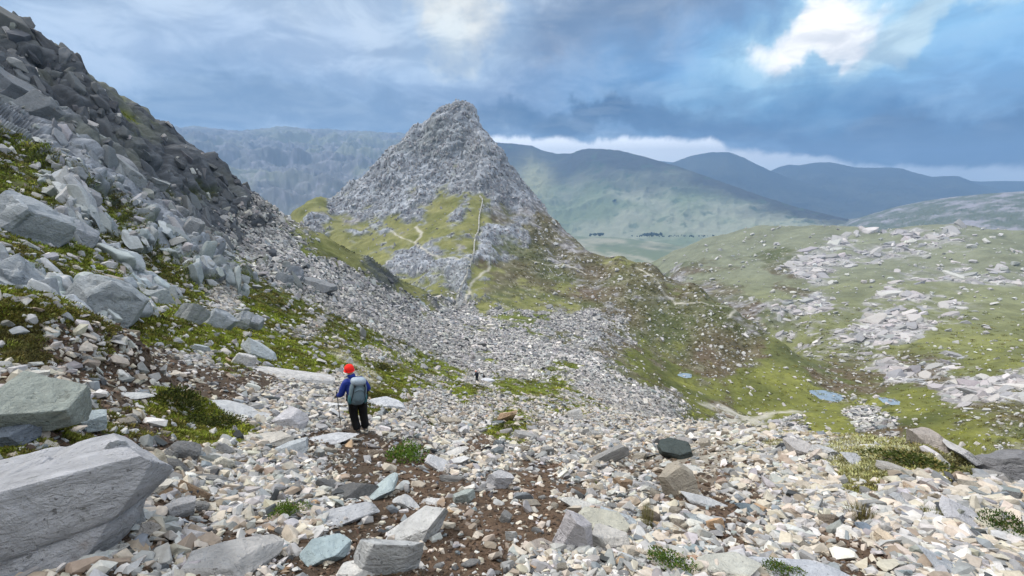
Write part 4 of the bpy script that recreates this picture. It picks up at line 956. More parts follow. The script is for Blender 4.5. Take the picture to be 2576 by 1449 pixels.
ROCKS = [
 ('boulder','boulder',(-150,1112,350,1470),'boulder',(.42,.425,.45),'huge smooth grey boulder with creases filling the bottom left corner',11,-4,8,dict(n=6,phr='the huge corner boulder',cragk=.12)),
 ('boulder','boulder',(300,1118,358,1420),'face',(.45,.46,.47),'paler rock end jutting beyond the huge corner boulder',12,12,0,dict(n=5,phr='the rock end beside the corner boulder')),
 ('boulder','boulder',(-60,950,182,1135),'boulder',(.30,.33,.30),'green lichen covered boulder with yellow spots at the left edge',13,6,0,dict(n=5,cragk=.05,phr='the lichen boulder')),
 ('boulder','boulder',(-30,1060,80,1130),'block',(.17,.20,.24),'dark blue grey rock wedged under the lichen boulder',14,0,0,dict(phr='the dark wedged rock')),
 ('boulder','boulder',(168,1030,256,1104),'block',(.40,.46,.48),'blue grey angular rock just right of the lichen boulder',15,8,15,dict(phr='the rock by the lichen boulder')),
 ('stone','stone',(193,1118,243,1152),'block',WHITE,'small pale block perched above the huge corner boulder',16,0,0,dict(phr='the perched pale block')),
 ('stone_slab','slab',(485,998,688,1066),'slab',LG,'long flat pale slab sloping right beside the dark grass bank',17,-10,0,dict(n=5,phr='the long slab by the grass bank')),
 ('boulder','boulder',(690,1032,770,1097),'boulder',(.52,.51,.53),'rounded pale boulder between the long slab and the hiker',18,0,0,dict(phr='the rounded boulder')),
 ('stone','block',(600,1080,730,1130),'block',(.50,.47,.42),'wide flat topped block with a rust stained front',19,2,0,dict(n=5,phr='the rust stained block')),
 ('stone','block',(694,1104,778,1162),'block',(.44,.47,.49),'stepped grey block split in layers below the rounded boulder',20,10,20,dict(phr='the stepped block')),
 ('stone_slab','slab',(765,1074,898,1128),'slab',(.50,.51,.53),'smooth pale slab at the left of the hiker\'s boots',21,3,0,dict(phr='the slab at the hiker\'s boots')),
 ('stone','stone',(366,1146,418,1208),'upright',(.55,.50,.40),'long cream stone leaning right beyond the corner boulder',22,28,0,dict(phr='the leaning cream stone')),
 ('stone','stone',(352,1206,430,1250),'block',(.60,.57,.50),'broad cream block touching the corner boulder\'s right end',23,6,0,dict(phr='the broad cream block')),
 ('stone','stone',(540,1150,584,1192),'block',(.62,.59,.50),'chunky cream stone standing in the middle of white rubble',24,-10,0,dict(phr='the chunky cream stone')),
 ('boulder','boulder',(410,1258,484,1312),'block',(.36,.36,.37),'mid grey block on brown earth right of the corner boulder',25,8,0,dict(phr='the mid grey block')),
 ('stone','stone',(182,1340,244,1390),'block',(.16,.19,.18),'dark green grey stone tucked under the corner boulder',26,-14,0,dict(phr='the tucked dark stone')),
 ('stone_slab','slab',(220,1364,320,1404),'slab',(.58,.56,.52),'flat cream slab below the dark tucked stone',27,2,0,dict(phr='the flat cream slab')),
 ('stone','stone',(314,1316,392,1356),'slab',(.46,.42,.38),'grey brown wedge stone above the flat cream slab',28,12,0,dict(phr='the grey brown wedge')),
 ('boulder','boulder',(474,1352,702,1470),'block',(.44,.43,.42),'large grey block with rusty right half at the bottom edge',29,0,0,dict(n=5,phr='the large bottom block')),
 ('boulder','boulder',(764,1356,880,1428),'boulder',(.36,.44,.46),'blue green tinted boulder with dark underside near the bottom edge',30,0,0,dict(n=5,phr='the blue green boulder')),
 ('stone','stone',(842,1412,940,1470),'block',(.66,.65,.62),'bright white block cut by the bottom edge',31,-8,0,dict(phr='the white bottom block')),
 ('boulder','boulder',(898,1364,1062,1475),'upright',(.50,.51,.51),'pointed pale grey boulder rising from the bottom edge',32,-6,0,dict(n=5,phr='the pointed bottom boulder')),
 ('boulder','boulder',(976,1276,1134,1388),'block',(.54,.54,.53),'big oval pale boulder tilted up to the right on brown earth',33,26,0,dict(n=5,phr='the tilted oval boulder',hfac=.8)),
 ('stone','stone',(838,1204,948,1272),'block',(.13,.13,.13),'black and white two toned rock beside the teal wedge',34,16,0,dict(phr='the black rock')),
 ('stone','stone',(888,1200,1012,1274),'slab',(.40,.47,.48),'long teal grey wedge pointing up to the right',35,26,0,dict(phr='the teal wedge')),
 ('boulder','boulder',(774,1268,948,1332),'block',(.42,.43,.45),'long low grey block beneath the black rock',36,4,0,dict(n=5,phr='the long low block')),
 ('stone_slab','slab',(988,1236,1068,1294),'slab',(.52,.52,.52),'grey slab sloping down right above the oval boulder',37,-28,0,dict(phr='the small sloping slab')),
 ('stone_slab','slab',(1060,1246,1122,1276),'slab',(.62,.61,.60),'thin pale plate lying on earth right of the sloping slab',38,-6,0,dict(phr='the thin pale plate')),
 ('stone','stone',(1138,1232,1196,1280),'block',(.36,.40,.38),'green grey notched block on the earth patch\'s upper edge',39,14,0,dict(phr='the notched block')),
 ('stone','stone',(1226,1190,1284,1248),'upright',(.48,.48,.50),'upright narrow wedge stone leaning left near the centre',40,-30,0,dict(phr='the leaning wedge')),
 ('stone_slab','slab',(1104,1120,1180,1160),'slab',(.56,.55,.53),'pale plank shaped slab tilted up right behind the green cushion',41,24,0,dict(phr='the plank slab')),
 ('stone_slab','slab',(1068,1146,1150,1200),'slab',(.53,.53,.54),'pale slab falling to the right just below the green cushion',42,-32,0,dict(phr='the falling slab')),
 ('stone','stone',(1120,1150,1182,1182),'block',(.56,.56,.56),'angular pale stone between the plank slab and falling slab',43,10,0,dict(phr='the stone between two slabs')),
 ('boulder','boulder',(1392,1300,1492,1418),'upright',(.50,.48,.50),'tall pinkish grey spike of rock with broad base at lower centre right',44,-10,0,dict(n=5,phr='the pinkish spike')),
 ('stone_slab','slab',(1404,1248,1514,1296),'slab',(.54,.53,.50),'flat pale slab sunk in earth above the pinkish spike',45,-12,0,dict(phr='the sunk slab')),
 ('boulder','boulder',(1454,1288,1580,1344),'boulder',(.46,.45,.38),'olive tinged rounded rock with moss at its foot',46,-6,0,dict(phr='the olive rock')),
 ('boulder','boulder',(1508,1282,1632,1334),'slab',(.40,.44,.47),'smooth blue grey boulder beside the yellowish tuft',47,-12,0,dict(n=5,phr='the blue grey boulder')),
 ('boulder','boulder',(1490,1330,1582,1400),'boulder',(.52,.50,.47),'cream boulder speckled with black lichen dots',48,0,0,dict(phr='the speckled boulder')),
 ('stone','stone',(1272,1336,1302,1370),'upright',(.66,.67,.66),'small white cube shaped stone alone on dark earth',49,4,0,dict(phr='the white cube stone')),
 ('stone','stone',(1330,1352,1400,1386),'block',(.34,.30,.27),'brown grey stone left of the pinkish spike\'s base',50,-4,0,dict(phr='the brown stone by the spike')),
 ('boulder','boulder',(1655,1118,1744,1170),'boulder',(.06,.075,.072),'dark green black boulder standing alone on pale scree',51,0,0,dict(n=5,phr='the black boulder',hfac=1.35,cragk=.08)),
 ('boulder','boulder',(1662,1184,1750,1278),'face',(.38,.34,.28),'brownish leaning boulder below the black boulder',52,24,0,dict(n=5,phr='the brown leaning boulder')),
 ('stone_slab','slab',(1716,1240,1850,1282),'slab',(.44,.45,.46),'upper slab of the layered grey pile right of the brown boulder',53,-4,0,dict(phr='the upper pile slab')),
 ('stone_slab','slab',(1722,1284,1812,1330),'block',(.32,.35,.36),'lower darker slab of the layered pile right of the brown boulder',54,-12,0,dict(phr='the lower pile slab')),
 ('stone','stone',(1850,1260,1908,1298),'block',(.14,.18,.21),'dark slate blue stone right of the layered pile',55,-16,0,dict(phr='the slate blue stone')),
 ('stone','stone',(1778,1308,1820,1342),'upright',(.62,.42,.26),'orange rusty stone in front of the layered pile',56,22,0,dict(phr='the orange stone')),
 ('boulder','boulder',(1748,1368,1904,1470),'slab',(.50,.50,.45),'broad pale greenish boulder at the bottom edge',57,6,0,dict(n=5,phr='the greenish bottom boulder')),
 ('boulder','boulder',(1876,1398,2190,1490),'slab',(.46,.48,.52),'widest blue grey slab lying along the bottom edge',58,3,0,dict(n=5,phr='the widest bottom slab')),
 ('boulder','boulder',(2316,1396,2470,1475),'slab',(.40,.42,.45),'blue grey slab sloping to the bottom edge far right',59,-22,0,dict(n=5,phr='the bottom right slab')),
 ('stone_slab','slab',(2372,1270,2500,1346),'slab',(.50,.50,.53),'long lilac grey slab slanting down beside the rightmost tuft',60,-32,0,dict(n=5,phr='the slanting lilac slab')),
 ('stone','stone',(2156,1320,2216,1356),'block',(.18,.22,.27),'dark slate blue stone low in the right scree',61,-18,0,dict(phr='the low slate stone')),
 ('stone','stone',(2206,1342,2262,1386),'block',(.66,.55,.42),'peach coloured stone right of the low slate stone',62,-26,0,dict(phr='the peach stone')),
 ('stone','stone',(2316,1212,2366,1248),'block',(.24,.20,.18),'dark brown stone on the right scree above the lilac slab',63,-10,0,dict(phr='the dark brown stone')),
 ('stone_slab','slab',(2276,1226,2344,1262),'slab',(.50,.38,.27),'rust brown slab left of the dark brown stone',64,-28,0,dict(phr='the rust brown slab')),
 ('stone','stone',(2492,1172,2556,1208),'upright',(.62,.62,.60),'white wedge stone in front of the dark ridge outcrop',65,-20,0,dict(phr='the white wedge')),
 ('boulder','boulder',(1975,1114,2048,1164),'boulder',(.44,.42,.41),'rounded grey boulder at the left end of the right lip',66,0,0,dict(phr='the rounded lip boulder')),
 ('boulder','boulder',(2042,1120,2108,1166),'block',(.48,.48,.48),'broken pale blocks piled right of the rounded lip boulder',67,-14,0,dict(phr='the piled lip blocks')),
 ('stone_slab','slab',(2118,1142,2196,1186),'slab',(.46,.47,.49),'log shaped grey slab slanting down to the green bank',68,-30,0,dict(phr='the log shaped slab')),
 ('stone_slab','slab',(2168,1112,2232,1132),'slab',(.64,.63,.61),'bright flat stone on the lip left of the brown boulder',69,2,0,dict(phr='the bright lip stone')),
 ('boulder','boulder',(2294,1086,2380,1146),'boulder',(.38,.34,.31),'brown grey boulder standing behind the green bank',70,0,0,dict(n=5,phr='the boulder behind the bank')),
 ('boulder','boulder',(2372,1092,2450,1150),'slab',(.50,.49,.49),'pale slab sloping right from the brown grey boulder',71,-24,0,dict(phr='the pale lip slope')),
 ('outcrop','outcrop',(2400,1120,2520,1192),'face',(.30,.29,.28),'ridged grey outcrop with slanting ribs at the right edge',72,26,0,dict(n=5,cragk=.12,phr='the ribbed outcrop')),
 ('outcrop','outcrop',(2480,1094,2600,1170),'face',(.22,.22,.23),'dark topmost rocks of the right edge outcrop',73,24,0,dict(n=5,cragk=.12,phr='the dark edge rocks')),
 ('stone_slab','slab',(2450,1100,2560,1140),'slab',(.42,.42,.42),'slender pale rib lying along the right edge outcrop',74,34,0,dict(phr='the slender rib')),
 ('outcrop','outcrop',(2530,1140,2620,1220),'boulder',(.26,.25,.24),'rounded brown grey rock cut by the right frame edge',75,10,0,dict(n=5,phr='the edge rock')),
 # by the path on the left
 ('stone_slab','slab',(618,912,832,964),'slab',(.50,.49,.48),'very long pale slab with dark side above the hiker\'s left',81,-8,0,dict(n=5,phr='the very long slab')),
 ('boulder','boulder',(610,856,700,914),'block',(.46,.50,.52),'pale blue grey rock above the left end of the very long slab',82,-24,0,dict(n=5,phr='the pale rock above the long slab')),
 ('stone_slab','slab',(594,890,648,930),'upright',(.58,.57,.56),'pointed white flake leaning at the very long slab\'s left end',83,-34,0,dict(phr='the pointed flake')),
 ('stone_slab','slab',(486,868,526,892),'upright',(.42,.46,.48),'small grey stone at the foot of the grass below the crag',84,-30,0,dict(phr='the stone below the grass')),
 ('stone_slab','slab',(252,862,320,904),'slab',(.58,.60,.62),'bright pale slab at the head of the brown earth path',85,-12,0,dict(phr='the slab heading the path')),
 ('stone','stone',(66,930,112,962),'block',(.55,.54,.50),'cream block just above the lichen boulder',86,0,0,dict(phr='the cream block above the lichen boulder')),
 ('stone_slab','slab',(280,986,372,1012),'slab',(.52,.53,.53),'flat pale slab on the path left of the grass bank',87,0,0,dict(phr='the path slab')),
 ('stone_slab','slab',(745,1004,870,1022),'slab',(.62,.62,.62),'thin white slab edge behind the walking pole',88,0,0,dict(phr='the thin slab behind the pole')),
 ('stone_slab','slab',(925,985,1020,1040),'slab',(.53,.54,.56),'pale slab right of the hiker\'s rucksack',89,-14,0,dict(phr='the slab right of the rucksack')),
 ('stone','stone',(872,902,888,926),'upright',(.60,.60,.60),'thin white blade of rock just behind the red hat',90,-14,0,dict(phr='the white blade')),
 ('boulder','boulder',(2250,1250,2330,1292),'slab',(.42,.43,.44),'grey slab left of the rust brown slab',91,-26,0,dict(phr='the grey slab left of the rust slab')),
 ('boulder','boulder',(1700,1165,1790,1200),'slab',(.52,.51,.48),'low pale slab on the right flank of the black boulder',92,-8,0,dict(phr='the low slab by the black boulder')),
 ('boulder','boulder',(1205,948,1245,970),'block',(.54,.55,.58),'pale rock hiding the second distant walker\'s legs',93,6,0,dict(phr='the walkers\' rock',hfac=.8)),
]
CRAGS = [
 ((170,718,340,838),-34,(.36,.39,.41),'large humped grey outcrop sloping right above the grass ledge','the humped outcrop'),
 ((-20,655,112,790),-38,(.34,.37,.40),'big cracked grey outcrop at the left edge above the mossy bank','the cracked outcrop'),
 ((84,776,180,860),-34,(.35,.37,.39),'grey rib running down right from the cracked outcrop','the grey rib'),
 ((124,746,166,804),10,(.31,.34,.34),'small upright rock in the dark hollow left of the humped outcrop','the hollow rock'),
 ((196,800,244,836),0,(.36,.39,.40),'low square rock at the humped outcrop\'s left foot','the low square rock'),
 ((442,750,518,852),-26,(.35,.37,.39),'steep sided crag standing on the grass ledge','the ledge crag'),
 ((512,782,592,852),-24,(.31,.34,.37),'blue grey crag right of the steep sided crag','the blue grey crag'),
 ((584,776,632,850),-30,(.36,.38,.40),'narrow fluted rock between two crags','the fluted rock'),
 ((618,790,660,850),-22,(.34,.36,.39),'last fluted rock at the right end of the ledge crags','the last fluted rock'),
 ((370,712,446,782),10,(.30,.33,.34),'blocky crag half sunk in moss above the ledge','the half sunk crag'),
 ((238,380,344,470),-32,(.29,.30,.32),'great smooth rounded boulder high on the crag','the great rounded boulder'),
 ((204,330,298,396),-36,(.28,.31,.31),'smooth boulder perched above the great rounded boulder','the perched smooth boulder'),
 ((126,556,228,642),-42,(.32,.34,.37),'leaning twin slab split by a dark crack','the twin slab'),
 ((-10,498,165,646),-32,(.34,.37,.40),'long pale rib falling right through the moss at the left edge','the long pale rib'),
 ((350,525,382,556),0,(.26,.27,.29),'left rounded block of the three stacked in a row','the left stacked block'),
 ((378,523,416,564),0,(.27,.27,.29),'middle block of the three stacked in a row','the middle stacked block'),
 ((400,522,452,590),-30,(.28,.29,.30),'tallest right block of the three stacked in a row','the tallest stacked block'),
 ((384,574,438,632),-40,(.34,.38,.39),'pale pillar of rock below the three stacked blocks','the pale pillar'),
 ((238,440,332,500),-28,(.27,.29,.30),'broken rocks under the great rounded boulder','the broken rocks'),
 ((346,452,400,496),-30,(.28,.30,.31),'smooth rock right of the great rounded boulder','the smooth rock'),
 ((436,574,480,640),-36,(.28,.29,.30),'grey buttress right of the pale pillar','the grey buttress'),
 ((470,615,520,690),-44,(.32,.33,.34),'slanting fin of rock at the edge of the scree','the slanting fin'),
 ((690,680,740,730),-16,(.28,.30,.32),'dark upright rocks in the scree right of the mossy patch','the dark upright rocks'),
 ((760,700,850,745),-14,(.24,.25,.26),'dark low crag beside the long scree runnel','the dark low crag'),
 ((540,620,580,680),-40,(.33,.35,.36),'spiky rock rising between scree and moss','the spiky rock'),
 ((-30,196,112,330),-24,(.20,.215,.235),'tilted grey slab high on the crag at the left edge','the high edge slab'),
 ((30,250,120,350),-38,(.22,.235,.25),'grey rib just below the tilted slab high at the left edge','the rib under the high edge slab'),
 ((905,820,922,862),8,(.36,.36,.37),'lone upright stone on the slope above the red hat','the lone upright stone'),
]
for i, (nm, cat, box, st, col, lab, seed, roll, yaw, kw) in enumerate(ROCKS):
    kw = dict(kw); phr = kw.pop('phr'); o, P, f = put_rock(nm, cat, box, st, col, lab, seed, roll, yaw, **kw)
    LAND.append(((box[0]+box[2])/2, (box[1]+box[3])/2, phr))
for i, (box, roll, col, lab, phr) in enumerate(CRAGS):
    # a box round a slanted rock is wider than the rock: shrink it before turning it
    w, h = box[2]-box[0], box[3]-box[1]; c = ((box[0]+box[2])/2, (box[1]+box[3])/2)
    a = math.radians(abs(roll)); s_ = 1/(math.cos(a)+.55*math.sin(a)); w2, h2 = w*s_*1.0, h*s_*.98
    b = (c[0]-w2/2, c[1]-h2/2, c[0]+w2/2, c[1]+h2/2)
    put_rock('outcrop', 'outcrop', b, 'face', tuple(np.array(col)*.92), lab, 200+i, roll, 0, n=4, cragk=.10, group='rock outcrops on the left hillside', lift=-.12, smooth=(i in (10, 11, 14, 15, 16)))
print('rocks', time.time()-T0)
# ---- green cushions: one thing each
TUFT1 = {}
def bushy(seed):
    '''a low cushion of many short leafy shoots in several lumps'''
    rg = np.random.default_rng(seed); V = []; F = []; H = []
    lumps = [(rg.uniform(-.32, .32), rg.uniform(-.30, .30), rg.uniform(.16, .26), rg.uniform(.16, .34)) for _ in range(8)]+[(0, 0, .28, .40)]
    for lx, ly, lr, lh in lumps:
        for k in range(130):
            d = rg.normal(0, 1, 3); d[2] = abs(d[2]); d /= np.linalg.norm(d); p = np.array([lx, ly, 0])+d*np.array([lr, lr, lh])*rg.uniform(.75, 1.05)
            o_ = d*.6+rg.normal(0, .5, 3)+np.array([0, 0, .5]); o_ /= np.linalg.norm(o_); L = rg.uniform(.035, .08); s_ = np.cross(o_, rg.normal(0, 1, 3)); s_ /= np.linalg.norm(s_); s_ *= .014
            b = len(V); V += [tuple(p-s_*.5), tuple(p+o_*L*.5+s_), tuple(p+o_*L), tuple(p+o_*L*.5-s_)]; F.append((b, b+1, b+2, b+3)); H += [rg.random()]*4
    me = bpy.data.meshes.new('cushion_plant'); me.from_pydata(V, [], F); at = me.attributes.new('hue', 'FLOAT', 'POINT'); at.data.foreach_set('value', np.array(H, np.float32)); me.materials.append(M_LEAF1)
    return me
def cushion(u, v, wpx, hpx, col, label, phr, seed, leafy=True):
    P, N, f = frame_at(u, v+hpx*.25); k = f/FPX; w = wpx*k
    if leafy: me = bushy(seed)
    else: me = blade_mesh('grass_tuft', seed, 260, .5, .55, .010, M_LEAF1, lean=1.0)
    o = link('cushion_plant' if leafy else 'grass_tuft', me); az = math.atan2(P.x, P.y)
    up = (Vector((0, 0, 1))*.5+N*.5).normalized(); q = Vector((0, 0, 1)).rotation_difference(up)
    o.rotation_mode = 'QUATERNION'; o.rotation_quaternion = q @ Euler((0, 0, -az)).to_quaternion()
    o.scale = (w*1.2, max(hpx*k*1.7, w*.45), hpx*k*1.15/.42*.85); o.location = P+N*.03; o.color = tuple(col)+(1,)
    tag(o, label, 'plant' if leafy else 'grass tuft', 'green cushions and tufts in the scree'); LAND.append((u, v, phr)); return o
GREEN, DGR, YEL = (.095,.175,.020), (.070,.095,.018), (.16,.15,.04)
CUSH = [(1022,1148,96,56,GREEN,'big bright green cushion plant beside the path below the hiker','the big green cushion',1,True),
 (722,1296,90,44,(.10,.17,.02),'vivid green cushion plant among cream stones at lower left','the vivid green cushion',2,True),
 (1692,1424,104,46,(.07,.13,.02),'green cushion plant at the bottom edge left of the widest slab','the bottom green cushion',3,True),
 (1960,1442,110,34,(.07,.12,.02),'low green cushion growing over the widest bottom slab','the cushion on the widest slab',4,True),
 (2528,1332,84,56,(.045,.085,.015),'dark round green cushion at the right frame edge','the rightmost cushion',5,True),
 (1628,1308,26,44,YEL,'yellowish grass tuft beside the blue grey boulder','the yellowish tuft',6,False),
 (2168,1300,60,34,(.15,.13,.05),'faded straw coloured tuft in the right scree','the straw coloured tuft',7,False),
 (2350,1302,50,26,(.15,.15,.05),'small pale tuft left of the slanting lilac slab','the small pale tuft',8,False),
 (1276,1080,56,18,(.08,.10,.02),'flat green patch plant alone in mid scree','the lone flat plant',9,True),
 (966,928,42,20,(.05,.06,.015),'dark low tuft on scree just right of the red hat','the dark tuft by the hat',10,True),
 (1496,1222,16,10,(.10,.15,.03),'tiny green sprout in the centre scree','the tiny sprout',11,True),
 (2432,1188,60,18,(.06,.08,.02),'narrow green strip plant under the ribbed outcrop','the green strip',12,True),
 (1170,1035,0,0,None,'','',13,True),
 (2290,1164,180,40,(.050,.070,.012),'wide dark green bank of turf on the right lip','the green bank',14,True),
 (440,1022,130,60,(.060,.075,.015),'dark olive grass bank sloping beside the long slab','the olive grass bank',15,True),
 (540,1065,120,40,(.060,.075,.015),'lower tail of olive grass reaching towards the rust stained block','the grass tail',16,True),
 (815,1020,0,0,None,'','',17,True),
 (950,998,60,22,(.10,.11,.02),'yellow green tuft beside the slab right of the rucksack','the tuft by the rucksack',18,True)]
for c in CUSH:
    if c[4] is not None: cushion(*c)
# ---- single loose stones of the near scree
SOLO = []
for k in range(18):
    V, F = rock_shape(700+k, 2, 10, 0, noise=.05); SOLO.append(mesh_from('stone', V, F, smooth=False, mat=M_STONE))
SOLO_USED = set(); labels = {}
COLS = [('cream', CREAM, 30), ('white', WHITE, 16), ('pale grey', PALE, 22), ('mid grey', GREY, 16), ('blue grey', BLUE, 5), ('charcoal', DARK, 2), ('rusty', RUST, 4), ('tan', TAN, 8)]
SHP = [('flat', (1.0, .8, .28)), ('chunky', (1.0, .85, .65)), ('slabby', (1.25, .65, .30)), ('elongated', (1.45, .5, .38)), ('squat', (.9, .9, .45))]
def nsolo():
    made = 0; tries = 0; boxes = [r[2] for r in ROCKS]
    while made < 215 and tries < 6000:
        tries += 1; u = RNG.uniform(10, 2566); v = RNG.uniform(1130, 1446) if RNG.random() < .8 else RNG.uniform(1040, 1150)
        if u < 360 and v > 1110: continue
        if u > 1880 and v < 1165: continue
        if 840 < u < 950 and 960 < v < 1110: continue
        if any(b[0]-4 < u < b[2]+4 and b[1]-2 < v < b[3]+10 for b in boxes): continue
        w5 = sem_at(np.array([aim(u, v)[0]]), np.array([aim(u, v)[1]]), np.array([hit(u, v)[1]]))[0]
        if RNG.random() > w5[0]+.30*w5[4]: continue
        P, N, f = frame_at(u, v); wpx = float(np.clip(RNG.lognormal(3.35, .38), 20, 84)); s = wpx*f/FPX
        if any((P-q).length < (s+t)*.42 for q, t in SOLO): continue
        SOLO.append((P, s)) if False else None
        ci = RNG.choice(len(COLS), p=np.array([c[2] for c in COLS])/sum(c[2] for c in COLS)); si = RNG.integers(0, len(SHP))
        cn, cc, _ = COLS[ci]; sn, sc = SHP[si]
        ls = sorted(LAND, key=lambda L: (L[0]-u)**2+((L[1]-v)*1.4)**2)
        lab = None
        for L in ls[:14]:
            dx, dy = u-L[0], (v-L[1])*1.4
            d = ('right of' if dx > 0 else 'left of') if abs(dx) > abs(dy) else ('below' if dy > 0 else 'above')
            near_ = 'close' if math.hypot(dx, dy) < 90 else ''
            sz = 'small' if wpx < 27 else ('large' if wpx > 42 else '')
            t = ' '.join(('%s %s %s stone %s %s %s' % (sz, sn, cn, near_, d, L[2])).split())
            if t not in labels and len(t.split()) <= 16: lab = t; break
        if lab is None: continue
        labels[lab] = 1; o = link('stone', SOLOM[int(RNG.integers(0, 18))])
        o.scale = (s*sc[0], s*sc[1], s*sc[2]); o.rotation_mode = 'QUATERNION'
        q = Vector((0, 0, 1)).rotation_difference(N) @ Euler((RNG.normal(0, .22), RNG.normal(0, .22), -math.atan2(P.x, P.y)+RNG.normal(0, .6))).to_quaternion()
        o.rotation_quaternion = q; o.location = P+N*(s*sc[2]*.30)
        c = np.array(cc)*(1+RNG.normal(0, .06)); o.color = tuple(np.clip(c, .02, .85))+(1,)
        tag(o, lab, 'stone', 'loose stones on the near scree'); made += 1; SOLOP.append((P, s))
    return made
SOLOM = SOLO[:]; SOLO = []; SOLOP = SOLO
print('solo', nsolo(), time.time()-T0)
# ------------------------------------------------------------------ pools
def pools():
    m = bpy.data.materials.new('pool_water'); m.use_nodes = True; b = m.node_tree.nodes['Principled BSDF']; g = NG(m.node_tree)
    b.inputs['Base Color'].default_value = (.20, .26, .32, 1); b.inputs['Roughness'].default_value = .08; b.inputs['IOR'].default_value = 1.33
    b.inputs['Specular IOR Level'].default_value = .9
    for x, y, z, rad, kd in POOLP:
        n = 40; V = [(0, 0, 0)]; F = []
        for k in range(n):
            a = k*2*math.pi/n; rr = rad*(.95+.10*math.sin(a*3+kd)+.06*math.sin(a*5+kd*2)); V.append((rr*math.cos(a), rr*math.sin(a)*1.0, 0))
        F = [(0, 1+k, 1+(k+1) % n) for k in range(n)]
        me = bpy.data.meshes.new('pool'); me.from_pydata(V, [], F); me.materials.append(m)
        o = link('pool', me); o.location = (x, y, z-rad*.018); o['kind'] = 'structure'
pools()
# ------------------------------------------------------------------ dry stone wall
def box_arrays(centers, dims, xd, rg):
    S = np.array([(sx, sy, sz) for sx in (-.5, .5) for sy in (-.5, .5) for sz in (-.5, .5)]); Fq = np.array([(0,1,3,2),(4,6,7,5),(0,4,5,1),(2,3,7,6),(0,2,6,4),(1,5,7,3)])
    V = []; F = []
    for k, (c, d, x) in enumerate(zip(centers, dims, xd)):
        y = np.array([-x[1], x[0], 0]); y /= np.linalg.norm(y); z = np.array([0, 0, 1.])
        p = S*d; p = p+rg.normal(0, .07, p.shape)*d; V.append(c+p[:, :1]*x+p[:, 1:2]*y+p[:, 2:]*z); F.append(Fq+8*k)
    return np.concatenate(V), np.concatenate(F)
def wall():
    rg = np.random.default_rng(5)
    pts = [(1146,778),(1152,755),(1160,732),(1172,706),(1180,684),(1188,655),(1193,628),(1197,600),(1203,575),(1207,545),(1211,520),(1213,503),(1206,491)]
    w = np.array([place(u, v)[0] for u, v in pts]); seg = np.linalg.norm(np.diff(w, axis=0), axis=1); L = np.concatenate([[0], np.cumsum(seg)])
    C, Dm, X, C2, D2, X2 = [], [], [], [], [], []; s = 0
    base = Vector(w[0])
    while s < L[-1]:
        p = np.array([np.interp(s, L, w[:, i]) for i in range(3)]); q = np.array([np.interp(s+1, L, w[:, i]) for i in range(3)]); d = q-p; d /= max(np.linalg.norm(d), 1e-6)
        az = math.atan2(p[0], p[1]); ci = float(np.interp(az, COL_AZ, np.arange(NC))); c = int(round(ci)); ri = float(np.interp(math.log(math.hypot(p[0], p[1])), LNM[:, c], np.arange(NR)))
        p[2] = bil(PG, np.array([ri]), np.array([ci]))[0][2]
        p += np.array([math.sin(s*.11)*.5, 0, 0])
        for k in range(3): C.append(p+np.array([0, 0, .15+.42*k])); Dm.append((.85, 1.15-.16*k, .46)); X.append(d)
        C2.append(p+np.array([0, 0, 1.42])); D2.append((.55, .8, .34)); X2.append(d)
        s += .8
    root = bpy.data.objects.new('dry_stone_wall', None); SC.collection.objects.link(root); root.location = base
    tag(root, 'long pale dry stone wall climbing from the col to the foot of the peak', 'wall')
    m = bpy.data.materials.new('wall_stone'); m.use_nodes = True; g = NG(m.node_tree); b = m.node_tree.nodes['Principled BSDF']
    geo = g.add('ShaderNodeNewGeometry').outputs['Position']; g.l.new(g.mix(g.noise(geo, .9, 5, .7), (.28,.275,.25,1), (.60,.585,.53,1)), b.inputs['Base Color']); b.inputs['Roughness'].default_value = .9
    for nm, c_, d_, x_ in (('wall_stones', C, Dm, X), ('cope_stones', C2, D2, X2)):
        V, F = box_arrays(c_, d_, x_, rg); o = link(nm, mesh_from(nm, V-np.array(base), F, smooth=False, mat=m), root); o['kind'] = 'stuff'
wall()
# two upright stones on the summit
for k, (u, hgt, lab) in enumerate(((1146, 4.2, 'left of the twin upright stones on the very summit of the peak'), (1154, 3.6, 'right of the twin upright stones on the very summit of the peak'))):
    a, t = aim(u, 257); r = 617; i = int(np.argmin(np.linalg.norm(P1[:, :2]-np.array([r*math.sin(a), r*math.cos(a)]), axis=1)))
    V, F = rock_shape(900+k, 3, 10, 0, .05); o = link('standing_stone', mesh_from('standing_stone', V*np.array([2.2, 2.0, hgt*1.2], np.float32), F, smooth=False, mat=M_STONE))
    o.location = Vector(P1[i])+Vector((0, 0, hgt*.45)); o.color = (.33,.33,.34,1); tag(o, lab, 'standing stone', 'upright stones on the summit')
